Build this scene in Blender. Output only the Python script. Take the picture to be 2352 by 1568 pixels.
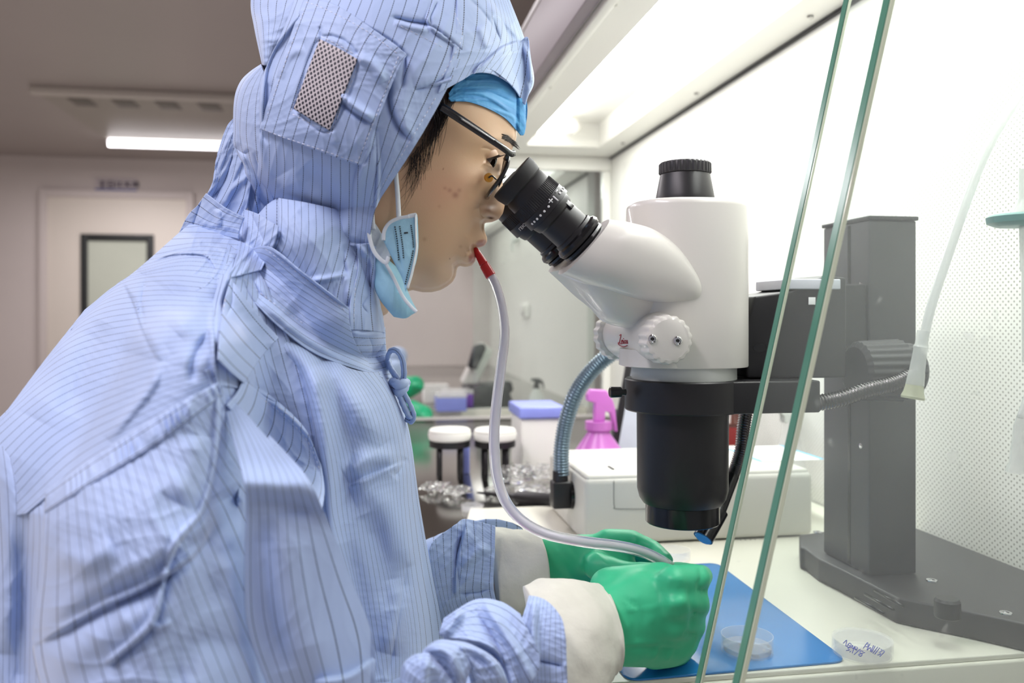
import bpy, bmesh, math, random
import numpy as np
from mathutils import Vector, Matrix
from mathutils.bvhtree import BVHTree

for o in list(bpy.data.objects): bpy.data.objects.remove(o)
random.seed(7); RNG = np.random.RandomState(7)
S = bpy.context.scene; COL = S.collection
PI = math.pi

# ------------------------------------------------------------------ camera
ZC = 1.04                      # eye height above the floor
TH = math.radians(9.44)        # camera heading, right of the bench's long axis (+Y)
FPX, CXP, HOR = 1960.0, 1176.0, 720.0
cam_d = bpy.data.cameras.new('camera'); cam = bpy.data.objects.new('camera', cam_d); COL.objects.link(cam)
cam.location = (0, 0, ZC); cam.rotation_euler = (PI/2, 0, -TH)
cam_d.sensor_width = 36; cam_d.lens = 30; cam_d.shift_y = -64/2352
cam_d.clip_start = 0.02; cam_d.clip_end = 60
cam_d.dof.use_dof = True; cam_d.dof.focus_distance = 0.64; cam_d.dof.aperture_fstop = 6.5
S.camera = cam

# ------------------------------------------------------------------ world, lights, exposure
S.view_settings.view_transform = 'Standard'; S.view_settings.look = 'None'
S.view_settings.gamma = 1; S.view_settings.use_curve_mapping = False
S.view_settings.exposure = 0.0
W = bpy.data.worlds.new('world'); S.world = W; W.use_nodes = True
W.node_tree.nodes['Background'].inputs[0].default_value = (0.93, 0.87, 0.96, 1)
W.node_tree.nodes['Background'].inputs[1].default_value = 0.36

def area(name, loc, rot, sx, sy, power, color=(1, 1, 1)):
    d = bpy.data.lights.new(name, 'AREA'); d.shape = 'RECTANGLE'; d.size = sx; d.size_y = sy
    d.energy = power; d.color = color
    o = bpy.data.objects.new(name, d); COL.objects.link(o); o.location = loc; o.rotation_euler = rot
    return o
# tubes under the clean bench's roof (lamp of the bench)
area('bench_lamp', (0.445, 1.20, ZC+0.385), (0, 0, 0), 0.10, 1.50, 7.0, (0.97, 1.0, 0.965))
area('far_bench_lamp', (0.40, 3.25, ZC+0.40), (0, 0, 0), 0.2, 1.6, 2.6, (1.0, 1.0, 0.98))
# unseen area lights added at ceiling height as fill; last one: the ceiling tube
area('room_fill_and_tube', (-0.75, 0.05, ZC+1.26), (0, 0, 0), 0.3, 1.2, 30.0, (1.0, 0.92, 0.99))
area('room_fill_and_tube', (0.9, -0.6, ZC+1.26), (0, 0, 0), 0.3, 1.2, 12.0, (1.0, 0.95, 0.99))
area('room_fill_and_tube', (-2.4, 2.6, ZC+1.26), (0, 0, 0), 1.2, 0.3, 34.0, (1.0, 0.95, 0.98))
area('room_fill_and_tube', (-0.9, 3.4, ZC+1.26), (0, 0, 0), 1.2, 0.3, 34.0, (1.0, 0.95, 0.98))
area('room_fill_and_tube', (-1.6, 6.4, ZC+1.20), (0, 0, 0), 1.3, 0.1, 30.0, (1.0, 0.95, 0.98))

# ------------------------------------------------------------------ helpers
Fv = Vector((math.sin(TH), math.cos(TH), 0)); Rv = Vector((math.cos(TH), -math.sin(TH), 0)); CV = Vector((0, 0, ZC))
def ray(px, py): return Fv + Rv*((px-CXP)/FPX) + Vector((0, 0, (HOR-py)/FPX))
def P(px, py, Y): d = ray(px, py); return CV + d*(Y/d.y)
def PZ(px, py, z): d = ray(px, py); return CV + d*(z/d.z)           # z relative to the eye
def PX(px, py, X): d = ray(px, py); return CV + d*(X/d.x)
def PD(px, py, D): return CV + ray(px, py)*D
def arr_P(px, py, Y):
    a = (px-CXP)/FPX; c = (HOR-py)/FPX
    dx = Fv.x + Rv.x*a; dy = Fv.y + Rv.y*a; t = Y/dy
    return np.stack([dx*t, Y, ZC+c*t], -1)
def arr_px(v):
    r = v - np.array([0, 0, ZC]); D = r[..., 0]*Fv.x + r[..., 1]*Fv.y
    a = (r[..., 0]*Rv.x + r[..., 1]*Rv.y)/D
    return CXP+FPX*a, HOR-FPX*r[..., 2]/D
def lin(c):
    c = c/255.0
    return c/12.92 if c <= 0.04045 else ((c+0.055)/1.055)**2.4
def rgb(r, g, b): return (lin(r), lin(g), lin(b), 1)

MATS = {}
def mat(name, col, rough=0.5, metal=0.0, spec=0.5, noise=0.04, nscale=30, bump=0.0, trans=0.0, alpha=1.0, sss=0.0, emit=0.0, ior=1.45, coat=0.0, sheen=0.0):
    m = bpy.data.materials.new(name); m.use_nodes = True; nt = m.node_tree; b = nt.nodes['Principled BSDF']
    b.inputs['Roughness'].default_value = rough; b.inputs['Metallic'].default_value = metal
    b.inputs['Specular IOR Level'].default_value = spec; b.inputs['IOR'].default_value = ior
    b.inputs['Transmission Weight'].default_value = trans; b.inputs['Alpha'].default_value = alpha
    b.inputs['Coat Weight'].default_value = coat; b.inputs['Sheen Weight'].default_value = sheen
    if sss: b.inputs['Subsurface Weight'].default_value = sss; b.inputs['Subsurface Scale'].default_value = 0.006; b.inputs['Subsurface Radius'].default_value = (1, .4, .25)
    b.inputs['Base Color'].default_value = col
    if emit: b.inputs['Emission Color'].default_value = col; b.inputs['Emission Strength'].default_value = emit
    if noise or bump:
        tc = nt.nodes.new('ShaderNodeTexCoord'); n = nt.nodes.new('ShaderNodeTexNoise')
        n.inputs['Scale'].default_value = nscale; n.inputs['Detail'].default_value = 4
        nt.links.new(tc.outputs['Object'], n.inputs['Vector'])
        if noise:
            r = nt.nodes.new('ShaderNodeMapRange'); r.inputs['To Min'].default_value = 1-noise; r.inputs['To Max'].default_value = 1+noise
            x = nt.nodes.new('ShaderNodeMix'); x.data_type = 'RGBA'; x.blend_type = 'MULTIPLY'; x.inputs[0].default_value = 1
            x.inputs[6].default_value = col
            nt.links.new(n.outputs[0], r.inputs[0]); nt.links.new(r.outputs[0], x.inputs[7]); nt.links.new(x.outputs[2], b.inputs['Base Color'])
        if bump:
            bp = nt.nodes.new('ShaderNodeBump'); bp.inputs['Strength'].default_value = bump; bp.inputs['Distance'].default_value = 0.002
            nt.links.new(n.outputs[0], bp.inputs['Height']); nt.links.new(bp.outputs[0], b.inputs['Normal'])
    MATS[name] = m
    return m

def tag(o, label=None, cat=None, group=None, kind=None):
    if label: o['label'] = label
    if cat: o['category'] = cat
    if group: o['group'] = group
    if kind: o['kind'] = kind
    return o
def empty(name, loc, label=None, cat=None, group=None):
    o = bpy.data.objects.new(name, None); COL.objects.link(o); o.location = loc; o.empty_display_size = .02
    return tag(o, label, cat, group)
def link(name, me, m, parent=None, smooth=True):
    o = bpy.data.objects.new(name, me); COL.objects.link(o)
    if m is not None:
        for x in (m if isinstance(m, (list, tuple)) else [m]): me.materials.append(x)
    if smooth: me.polygons.foreach_set('use_smooth', [True]*len(me.polygons))
    if parent is not None:
        o.parent = parent; w = parent.location
        pp = parent
        off = Vector((0, 0, 0))
        while pp is not None: off += pp.location; pp = pp.parent
        o.location = -off                      # mesh data is in world coordinates
    return o
def from_data(name, v, f, m, parent=None, smooth=True):
    me = bpy.data.meshes.new(name); me.from_pydata([tuple(x) for x in v], [], f); me.validate(); me.update()
    return link(name, me, m, parent, smooth)
def from_bm(name, bm, m, parent=None, smooth=False, angle=None):
    bmesh.ops.recalc_face_normals(bm, faces=bm.faces)
    me = bpy.data.meshes.new(name); bm.to_mesh(me); bm.free()
    o = link(name, me, m, parent, smooth)
    if smooth: me.set_sharp_from_angle(angle=math.radians(angle or 35))
    return o
def bm_box(bm, c, s, rz=0.0, bev=0.0, M=None):
    r = bmesh.ops.create_cube(bm, size=1); vs = r['verts']
    mt = Matrix.Translation(Vector(c)) @ (M if M is not None else Matrix.Rotation(rz, 4, 'Z')) @ Matrix.Diagonal((s[0], s[1], s[2], 1))
    bmesh.ops.transform(bm, matrix=mt, verts=vs)
    if bev:
        es = list({e for v in vs for e in v.link_edges})
        bmesh.ops.bevel(bm, geom=es, offset=bev, segments=3, affect='EDGES', profile=0.5)
def box(name, c, s, m, parent=None, rz=0.0, bev=0.0, M=None):
    bm = bmesh.new(); bm_box(bm, c, s, rz, bev, M); return from_bm(name, bm, m, parent, bool(bev), 40)
def bb(name, lo, hi, m, parent=None, bev=0.0):
    return box(name, [(lo[i]+hi[i])/2 for i in range(3)], [abs(hi[i]-lo[i]) for i in range(3)], m, parent, 0, bev)
def frame_of(d):
    d = Vector(d).normalized(); u = Vector((0, 1, 0)) if abs(d.y) < .9 else Vector((1, 0, 0))
    a = d.cross(u).normalized(); b = d.cross(a).normalized(); return a, b, d
def lathe_data(prof, p0, d, seg=48, rib=None, caps=True, sq=None):
    a, b, d = frame_of(d); p0 = Vector(p0); v = []; f = []
    for k, (h, r) in enumerate(prof):
        for i in range(seg):
            t = 2*PI*i/seg; rr = r
            if rib and rib[0] <= k <= rib[1]: rr = r*(1+rib[3]*(1 if math.cos(rib[2]*t) > 0.1 else -1)) if rib[4] else r*(1+rib[3]*math.cos(rib[2]*t))
            v.append(p0+d*h+a*(rr*math.cos(t))+b*(rr*math.sin(t)*(sq or 1)))
    n = len(prof)
    for k in range(n-1):
        for i in range(seg):
            j = (i+1) % seg; f.append((k*seg+i, k*seg+j, (k+1)*seg+j, (k+1)*seg+i))
    if caps: f.append(tuple(range(seg-1, -1, -1))); f.append(tuple((n-1)*seg+i for i in range(seg)))
    return v, f
def lathe(name, prof, p0, d, m, parent=None, seg=48, rib=None, caps=True, angle=30, sq=None):
    v, f = lathe_data(prof, p0, d, seg, rib, caps, sq)
    o = from_data(name, v, f, m, parent); 
    bm = bmesh.new(); bm.from_mesh(o.data); bmesh.ops.recalc_face_normals(bm, faces=bm.faces); bm.to_mesh(o.data); bm.free()
    o.data.set_sharp_from_angle(angle=math.radians(angle)); return o
def spline(pts, n, closed=False):
    p = np.array([list(x) for x in pts], float); m = len(p)
    if m == 2: 
        t = np.linspace(0, 1, n)[:, None]; return p[0]*(1-t)+p[1]*t
    if closed: q = np.vstack([p[-1], p, p[0], p[1]])
    else: q = np.vstack([2*p[0]-p[1], p, 2*p[-1]-p[-2]])
    segs = m if closed else m-1
    ss = np.linspace(0, segs, n, endpoint=not closed); i = np.minimum(ss.astype(int), segs-1); t = (ss-i)[:, None]
    a, b, c, d = q[i], q[i+1], q[i+2], q[i+3]
    return 0.5*((2*b)+(-a+c)*t+(2*a-5*b+4*c-d)*t*t+(-a+3*b-3*c+d)*t**3)
def arcres(pts, n):
    fine = spline(pts, 12*len(pts)+1) if len(pts) > 2 else spline(pts, 50)
    s = np.concatenate([[0], np.cumsum(np.linalg.norm(np.diff(fine[:, :2], axis=0), axis=1))])
    t = np.linspace(0, s[-1], n)
    return np.stack([np.interp(t, s, fine[:, k]) for k in range(fine.shape[1])], 1), s[-1]
def tube_data(pts, r, seg=10, n=None, closed=False, flat=1.0, up=None, mod=None):
    c = spline(pts, n or 8*len(pts), closed) if n != 0 else np.array([list(p) for p in pts], float)
    N = len(c); rr = np.interp(np.linspace(0, 1, N), np.linspace(0, 1, len(r)), r) if isinstance(r, (list, tuple)) else np.full(N, r)
    if mod: rr = rr*mod(np.arange(N))
    v = []; f = []; prev = None
    for k in range(N):
        t = Vector(c[(k+1) % N] - c[k-1]) if closed else Vector(c[min(k+1, N-1)]-c[max(k-1, 0)])
        t.normalize()
        if prev is None:
            u = Vector(up) if up is not None else (Vector((0, 0, 1)) if abs(t.z) < .8 else Vector((1, 0, 0)))
            a = (u - t*u.dot(t)).normalized()
        else:
            a = (prev - t*prev.dot(t)).normalized()
        prev = a; b = t.cross(a)
        for i in range(seg):
            w = 2*PI*i/seg; v.append(Vector(c[k])+a*(rr[k]*math.cos(w))+b*(rr[k]*flat*math.sin(w)))
    for k in range(N if closed else N-1):
        k2 = (k+1) % N
        for i in range(seg):
            j = (i+1) % seg; f.append((k*seg+i, k*seg+j, k2*seg+j, k2*seg+i))
    if not closed: f.append(tuple(range(seg-1, -1, -1))); f.append(tuple((N-1)*seg+i for i in range(seg)))
    return v, f
def tube(name, pts, r, m, parent=None, **k):
    v, f = tube_data(pts, r, **k); return from_data(name, v, f, m, parent)
def joined(name, datas, m, parent=None, smooth=True, angle=None):
    V = []; Fc = []
    for v, f in datas:
        o = len(V); V += [tuple(x) for x in v]; Fc += [tuple(i+o for i in q) for q in f]
    ob = from_data(name, V, Fc, m, parent, smooth)
    if angle: ob.data.set_sharp_from_angle(angle=math.radians(angle))
    return ob
def prism(name, pts, ext, m, parent=None, bev=0.0, seg=3, smooth=True):
    bm = bmesh.new(); vs = [bm.verts.new(p) for p in pts]; fc = bm.faces.new(vs)
    r = bmesh.ops.extrude_face_region(bm, geom=[fc]); nv = [g for g in r['geom'] if isinstance(g, bmesh.types.BMVert)]
    bmesh.ops.translate(bm, vec=Vector(ext), verts=nv)
    bmesh.ops.recalc_face_normals(bm, faces=bm.faces)
    if bev: bmesh.ops.bevel(bm, geom=list(bm.edges), offset=bev, segments=seg, affect='EDGES', profile=.5)
    return from_bm(name, bm, m, parent, smooth and bool(bev), 40)
def loft(name, rings, m, parent=None, caps=True, angle=None, closed_v=False):
    seg = len(rings[0]); v = [p for r in rings for p in r]; f = []
    n = len(rings)
    for k in range(n-1):
        for i in range(seg):
            j = (i+1) % seg; f.append((k*seg+i, k*seg+j, (k+1)*seg+j, (k+1)*seg+i))
    if caps: f.append(tuple(range(seg-1, -1, -1))); f.append(tuple((n-1)*seg+i for i in range(seg)))
    o = from_data(name, v, f, m, parent)
    bm = bmesh.new(); bm.from_mesh(o.data); bmesh.ops.recalc_face_normals(bm, faces=bm.faces); bm.to_mesh(o.data); bm.free()
    if angle: o.data.set_sharp_from_angle(angle=math.radians(angle))
    return o
def ribbons(name, lines, org, ax, ay, w, m, parent=None, th=.0002):
    """lettering drawn as flat strokes: lines are 2D polylines in units of ax, ay"""
    org, ax, ay = Vector(org), Vector(ax), Vector(ay); n = ax.cross(ay).normalized(); D = []
    for L in lines:
        pts = [org+ax*p[0]+ay*p[1] for p in L]
        D.append(tube_data(pts, w, seg=6, n=max(2, 4*len(pts)) if len(pts) > 2 else 2, flat=1.0))
    return joined(name, D, m, parent)
def text_data(s, size, org, ax, ay, bold=0.0):
    cu = bpy.data.curves.new('t', 'FONT'); cu.body = s; cu.size = 1; cu.align_x = 'CENTER'; cu.align_y = 'CENTER'; cu.offset = bold
    cu.extrude = 0.01; cu.resolution_u = 3
    o = bpy.data.objects.new('t', cu); COL.objects.link(o); dg = bpy.context.evaluated_depsgraph_get()
    me = bpy.data.meshes.new_from_object(o.evaluated_get(dg)); bpy.data.objects.remove(o)
    ax = Vector(ax).normalized()*size; ay = Vector(ay).normalized()*size; n = ax.cross(ay)/size; org = Vector(org)
    v = [org+ax*q.co.x+ay*q.co.y+n*q.co.z for q in me.vertices]; f = [tuple(p.vertices) for p in me.polygons]
    return v, f
def blob_mesh(caps, voxel=.004, smooth=4, adapt=0):
    """capsules (p0, r0, p1, r1, (sx,sy,sz)) fused into one continuous skin"""
    bm = bmesh.new()
    for c in caps:
        p0, r0, p1, r1 = Vector(c[0]), c[1], Vector(c[2]), c[3]; sc = c[4] if len(c) > 4 else (1, 1, 1)
        L = (p1-p0).length; n = max(1, int(L/(min(r0, r1)*.35)))
        n = min(n, 40)
        for k in range(n+1):
            t = k/n; rr = r0*(1-t)+r1*t
            bmesh.ops.create_icosphere(bm, subdivisions=2 if rr < .03 else 3, radius=rr, matrix=Matrix.Translation(p0.lerp(p1, t)) @ Matrix.Diagonal((*sc, 1)))
            if L < 1e-6: break
    me = bpy.data.meshes.new('b'); bm.to_mesh(me); bm.free()
    o = bpy.data.objects.new('b', me); COL.objects.link(o)
    a = o.modifiers.new('r', 'REMESH'); a.mode = 'VOXEL'; a.voxel_size = voxel
    s = o.modifiers.new('s', 'SMOOTH'); s.iterations = smooth; s.factor = .6
    dg = bpy.context.evaluated_depsgraph_get(); out = bpy.data.meshes.new_from_object(o.evaluated_get(dg))
    bpy.data.objects.remove(o); out.materials.clear()
    return out
def seg_dist(px, py, pl):
    best = np.full(px.shape, 1e9); side = np.zeros(px.shape); tt = np.zeros(px.shape)
    ls = [0.0]
    for k in range(len(pl)-1): ls.append(ls[-1]+math.hypot(pl[k+1][0]-pl[k][0], pl[k+1][1]-pl[k][1]))
    for k in range(len(pl)-1):
        ax, ay = pl[k]; bx, by = pl[k+1]; dx, dy = bx-ax, by-ay; L2 = dx*dx+dy*dy+1e-9
        t = np.clip(((px-ax)*dx+(py-ay)*dy)/L2, 0, 1); qx = px-ax-t*dx; qy = py-ay-t*dy; d = np.hypot(qx, qy)
        m = d < best; best = np.where(m, d, best); side = np.where(m, np.sign(dx*qy-dy*qx), side)
        tt = np.where(m, (ls[k]+t*math.sqrt(L2))/ls[-1], tt)
    return best, side, tt
def crease_disp(px, py, cr):
    """r: ridge, v: valley, s: overlapping fold (raised on the right-hand side of the drawn line, falling off softly)"""
    h = np.zeros(px.shape)
    for c in cr:
        ty, amp, w, pl = c[:4]
        pl = [tuple(q) for q in spline(pl, 4*len(pl))] if len(pl) > 2 else pl
        d, s, t = seg_dist(px, py, pl)
        fade = np.clip(np.minimum(t, 1-t)*5, 0, 1)**.7 if not (len(c) > 4 and c[4] == 'full') else 1.0
        if ty == 'r': g = np.exp(-(d/w)**2)
        elif ty == 'v': g = -np.exp(-(d/w)**2)
        elif ty == 'R': g = np.exp(-d/w)
        elif ty == 'V': g = -np.exp(-d/w)
        else:
            g = np.where(s > 0, np.exp(-d/w), np.exp(-(d/(w*.10+1.6))**2))
        h += amp*.001*g*fade
    return h
def wrinkle(px, py, amp, wl, seed=0, dirang=None):
    r = np.random.RandomState(seed); h = np.zeros(px.shape)
    wx = 25*np.sin(px/97+py/61+r.rand()*6)+18*np.sin(px/53-py/71+r.rand()*6); wy = 25*np.sin(px/83-py/57+r.rand()*6)+15*np.sin(px/47+py/39+r.rand()*6)
    for k in range(6):
        a = (dirang if dirang is not None else r.rand()*PI) + (r.rand()-.5)*1.1; w = wl*(.55+r.rand()*1.2)
        q = ((px+wx)*math.cos(a)+(py+wy)*math.sin(a))/w*2*PI + r.rand()*6
        env = .5+.5*np.sin((px*math.sin(a)-py*math.cos(a))/(wl*2.1)+r.rand()*6)
        h += (1-np.abs(np.sin(q/2)))**2*env
    return amp*.001*(h/2-.4)
# ------------------------------------------------------------------ materials
M = {}
M['room_wall'] = mat('painted_wall', rgb(210, 200, 196), .6, noise=.03, nscale=2)
M['ceil'] = mat('grey_ceiling', rgb(160, 150, 146), .38, noise=.04, nscale=1.2)
M['floor'] = mat('vinyl_floor', rgb(200, 198, 190), .35, noise=.08, nscale=6)
M['door'] = mat('door_paint', rgb(226, 217, 206), .5, noise=.02, nscale=3)
M['darkframe'] = mat('dark_rubber_seal', rgb(40, 42, 42), .5)
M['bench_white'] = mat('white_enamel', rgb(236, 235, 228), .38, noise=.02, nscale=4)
M['cream'] = mat('cream_worktop', rgb(230, 228, 214), .34, noise=.03, nscale=8)
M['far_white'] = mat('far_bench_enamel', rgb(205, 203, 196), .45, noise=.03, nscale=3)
M['lamp_dim'] = mat('farther_lit_tube', (1, 1, 1, 1), .5, noise=0, emit=2.0)
M['seam'] = mat('soft_grey_seam', rgb(140, 140, 134), .6, noise=0)
M['header'] = mat('lilac_grey_header', rgb(150, 140, 145), .5, noise=.03, nscale=3)
M['steel'] = mat('brushed_steel', rgb(176, 175, 170), .15, metal=1.0, noise=.06, nscale=14)
M['grey_panel'] = mat('grey_panel', rgb(182, 178, 175), .4, noise=.04, nscale=3)
M['black'] = mat('black_anodised', rgb(30, 29, 31), .42, noise=.10, nscale=60, bump=.05)
M['black_gloss'] = mat('black_lacquer', rgb(22, 22, 24), .2, noise=.05)
M['rubber'] = mat('black_rubber', rgb(38, 37, 38), .62, noise=.10, nscale=90, bump=.08)
M['darkgrey'] = mat('dark_grey_cast', rgb(52, 51, 53), .45, noise=.08, nscale=60)
M['white'] = mat('white_lacquer', rgb(216, 214, 207), .33, noise=.012, nscale=20, coat=.2)
M['ringgrey'] = mat('pale_grey_metal', rgb(196, 200, 194), .35, noise=.02)
M['box_grey'] = mat('pale_grey_housing', rgb(205, 204, 196), .5, noise=.02, nscale=40, bump=.04)
M['chrome'] = mat('chrome', rgb(210, 210, 212), .12, metal=1, noise=0)
M['flexsteel'] = mat('bluish_flex_steel', rgb(112, 130, 142), .32, metal=.75, noise=.05)
M['flexblack'] = mat('dark_flex_steel', rgb(95, 92, 92), .22, metal=.95, noise=.05)
M['red'] = mat('red_plastic', rgb(190, 40, 42), .3, noise=.03)
M['redink'] = mat('red_print', rgb(170, 32, 52), .5, noise=0)
M['whiteink'] = mat('white_print', rgb(235, 235, 235), .5, noise=0)
M['ink'] = mat('blue_marker_ink', rgb(50, 60, 165), .6, noise=0)
M['bluebar'] = mat('blue_sign_bar', rgb(45, 75, 160), .5, noise=0)
M['signtext'] = mat('dark_sign_print', rgb(60, 50, 75), .6, noise=0)
M['pink'] = mat('pink_plastic', rgb(222, 130, 220), .3, noise=.03, trans=.35)
M['purple'] = mat('purple_plastic', rgb(120, 80, 170), .4)
M['bluelid'] = mat('blue_lid', rgb(140, 150, 225), .4)
M['green'] = mat('green_nitrile', rgb(58, 186, 136), .46, noise=.05, nscale=50, bump=.06, sss=.0)
M['maroon'] = mat('maroon_vinyl', rgb(100, 30, 50), .5)
M['lamp'] = mat('lit_tube', (1, 1, 1, 1), .5, noise=0, emit=9)
M['room_tube'] = mat('lit_ceiling_tube', (1, .97, 1, 1), .5, noise=0, emit=3.2)
M['silicone'] = mat('milky_silicone', rgb(242, 242, 244), .08, noise=0, trans=.72, ior=1.25)
M['clear'] = mat('clear_plastic', rgb(250, 250, 252), .04, noise=0, alpha=.20, spec=.8)
M['frost'] = mat('frosted_plastic', rgb(246, 246, 242), .2, noise=0, alpha=.50)
M['hang'] = mat('pale_hanging_tube', rgb(248, 248, 246), .15, noise=0, alpha=.62)
M['teal'] = mat('teal_plastic', rgb(120, 175, 170), .35, noise=0, trans=.3)
M['brown'] = mat('brown_glass', rgb(70, 30, 20), .15, noise=.05)
M['redlabel'] = mat('dark_red_label', rgb(120, 30, 30), .5)
M['yellow'] = mat('yellow_print', rgb(200, 190, 60), .5, noise=0)
M['paper'] = mat('white_paper', rgb(235, 237, 236), .7, noise=.02)
M['bluepaper'] = mat('blue_paper_edge', rgb(90, 190, 235), .7, noise=0)
M['liquid'] = mat('clear_liquid', rgb(235, 240, 250), .02, noise=0, alpha=.28, spec=1.0)

def perforated():
    m = bpy.data.materials.new('perforated_white_sheet'); m.use_nodes = True; nt = m.node_tree; b = nt.nodes['Principled BSDF']; N = nt.nodes.new; L = nt.links.new
    geo = N('ShaderNodeNewGeometry'); sep = N('ShaderNodeSeparateXYZ'); L(geo.outputs['Position'], sep.inputs[0])
    def mth(op, a, b=None, c=None):
        n = N('ShaderNodeMath'); n.operation = op
        for i, x in enumerate((a, b, c)):
            if x is None: continue
            if isinstance(x, (int, float)): n.inputs[i].default_value = x
            else: L(x, n.inputs[i])
        return n.outputs[0]
    py = .0072; pz = .0062; d = None
    for oy, oz in ((0, 0), (py/2, pz/2)):
        fy = mth('SUBTRACT', mth('MODULO', mth('ADD', sep.outputs[1], 10+oy), py), py/2)
        fz = mth('SUBTRACT', mth('MODULO', mth('ADD', sep.outputs[2], 10+oz), pz), pz/2)
        r = mth('SQRT', mth('ADD', mth('MULTIPLY', fy, fy), mth('MULTIPLY', fz, fz)))
        d = r if d is None else mth('MINIMUM', d, r)
    hole = mth('LESS_THAN', d, .00105)
    hole = mth('MULTIPLY', hole, mth('LESS_THAN', sep.outputs[2], ZC+.36))
    hole = mth('MULTIPLY', hole, mth('GREATER_THAN', 1.98, sep.outputs[1]))
    mx = N('ShaderNodeMix'); mx.data_type = 'RGBA'; L(hole, mx.inputs[0]); mx.inputs[6].default_value = rgb(232, 231, 224); mx.inputs[7].default_value = rgb(150, 148, 140)
    L(mx.outputs[2], b.inputs['Base Color']); b.inputs['Roughness'].default_value = .45
    bp = N('ShaderNodeBump'); bp.inputs['Distance'].default_value = -.001; bp.inputs['Strength'].default_value = .4; L(hole, bp.inputs['Height']); L(bp.outputs[0], b.inputs['Normal'])
    return m
M['perf'] = perforated()

def dusty_hazy_glass(name, dust_haze, tint=(.96, 1, .985)):
    m = bpy.data.materials.new(name); m.use_nodes = True; nt = m.node_tree; N = nt.nodes.new; L = nt.links.new
    nt.nodes.remove(nt.nodes['Principled BSDF']); out = nt.nodes['Material Output']
    tr = N('ShaderNodeBsdfTransparent'); tr.inputs[0].default_value = (*tint, 1)
    gl = N('ShaderNodeBsdfGlossy'); gl.inputs['Roughness'].default_value = .03
    fr = N('ShaderNodeFresnel'); fr.inputs[0].default_value = 1.45
    fm = N('ShaderNodeMath'); fm.operation = 'MULTIPLY'; fm.inputs[1].default_value = .8; L(fr.outputs[0], fm.inputs[0])
    m1 = N('ShaderNodeMixShader'); L(fm.outputs[0], m1.inputs[0]); L(tr.outputs[0], m1.inputs[1]); L(gl.outputs[0], m1.inputs[2])
    df = N('ShaderNodeBsdfDiffuse'); df.inputs[0].default_value = (.85, .87, .84, 1)
    tl = N('ShaderNodeBsdfTranslucent'); tl.inputs[0].default_value = (.85, .87, .84, 1)
    ad = N('ShaderNodeMixShader'); ad.inputs[0].default_value = .5; L(df.outputs[0], ad.inputs[1]); L(tl.outputs[0], ad.inputs[2])
    tc = N('ShaderNodeTexCoord'); n1 = N('ShaderNodeTexNoise'); n1.inputs['Scale'].default_value = 7; n1.inputs['Detail'].default_value = 3
    n2 = N('ShaderNodeTexNoise'); n2.inputs['Scale'].default_value = 60
    L(tc.outputs['Object'], n1.inputs['Vector']); L(tc.outputs['Object'], n2.inputs['Vector'])
    r1 = N('ShaderNodeMapRange'); r1.inputs['From Min'].default_value = .35; r1.inputs['From Max'].default_value = .8; r1.inputs['To Min'].default_value = dust_haze*.75; r1.inputs['To Max'].default_value = dust_haze*1.5; L(n1.outputs[0], r1.inputs[0])
    r2 = N('ShaderNodeMapRange'); r2.inputs['From Min'].default_value = .70; r2.inputs['From Max'].default_value = .78; r2.inputs['To Min'].default_value = 0; r2.inputs['To Max'].default_value = .22; L(n2.outputs[0], r2.inputs[0])
    a = N('ShaderNodeMath'); a.operation = 'ADD'; L(r1.outputs[0], a.inputs[0]); L(r2.outputs[0], a.inputs[1])
    m2 = N('ShaderNodeMixShader'); L(a.outputs[0], m2.inputs[0]); L(m1.outputs[0], m2.inputs[1]); L(ad.outputs[0], m2.inputs[2]); L(m2.outputs[0], out.inputs[0])
    return m
M['glass'] = dusty_hazy_glass('dusty_hazy_glass', .085)  # film colour holds dust plus the grey haze of reflections
M['cleanglass'] = dusty_hazy_glass('clean_glass', .04)
M['glass_edge'] = mat('green_glass_edge', rgb(84, 140, 118), .25, noise=.05, nscale=10)
M['glass_bevel'] = mat('glass_bevel_highlight', rgb(215, 225, 200), .15, noise=.02)  # pale colour paints in the highlight along the bevel
M['mat_blue'] = mat('blue_silicone_mat', rgb(38, 128, 200), .16, noise=.03, nscale=5)

# ------------------------------------------------------------------ the room
def zz(v): return ZC+v
YW = 7.45; HC = 1.275
def struct(o): o['kind'] = 'structure'; return o
struct(bb('floor', (-4.2, -2.2, -.06), (2.4, YW, 0), M['floor']))
struct(bb('ceiling', (-4.2, -2.2, zz(HC)), (2.4, YW+.1, zz(HC)+.1), M['ceil']))
struct(bb('wall_back', (-4.2, YW, 0), (2.4, YW+.1, zz(HC)), M['room_wall']))
struct(bb('wall_left', (-4.3, -2.2, 0), (-4.2, YW+.1, zz(HC)), M['room_wall']))
struct(bb('wall_right', (2.4, -2.2, 0), (2.5, YW+.1, zz(HC)), M['room_wall']))
# door in the back wall
dl = P(102, 445, YW).x; dr = P(438, 450, YW).x; dt = P(200, 446, YW).z
d1 = struct(bb('door_1', (dl+.03, YW-.03, .01), (dr-.03, YW+.0, dt-.03), M['door'], None, .004))
for n_, lo, hi in (('door_frame', (dl-.03, YW-.045, 0), (dl+.03, YW-.001, dt+.03)), ('door_frame', (dr-.03, YW-.045, 0), (dr+.03, YW-.001, dt+.03)), ('door_frame', (dl+.03, YW-.045, dt-.03), (dr-.03, YW-.001, dt+.03))):
    bb(n_, lo, hi, M['room_wall'], d1, .004)
wl, wr, wt = P(186, 537, YW-.03).x, P(354, 537, YW-.03).x, P(190, 537, YW-.03).z; wb = wt-1.05
w1 = struct(bb('window_1', (wl+.05, YW-.036, wb), (wr-.05, YW-.031, wt-.05), mat('lit_window_pane', rgb(200, 205, 190), .08, noise=.10, nscale=2.5)))
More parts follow.
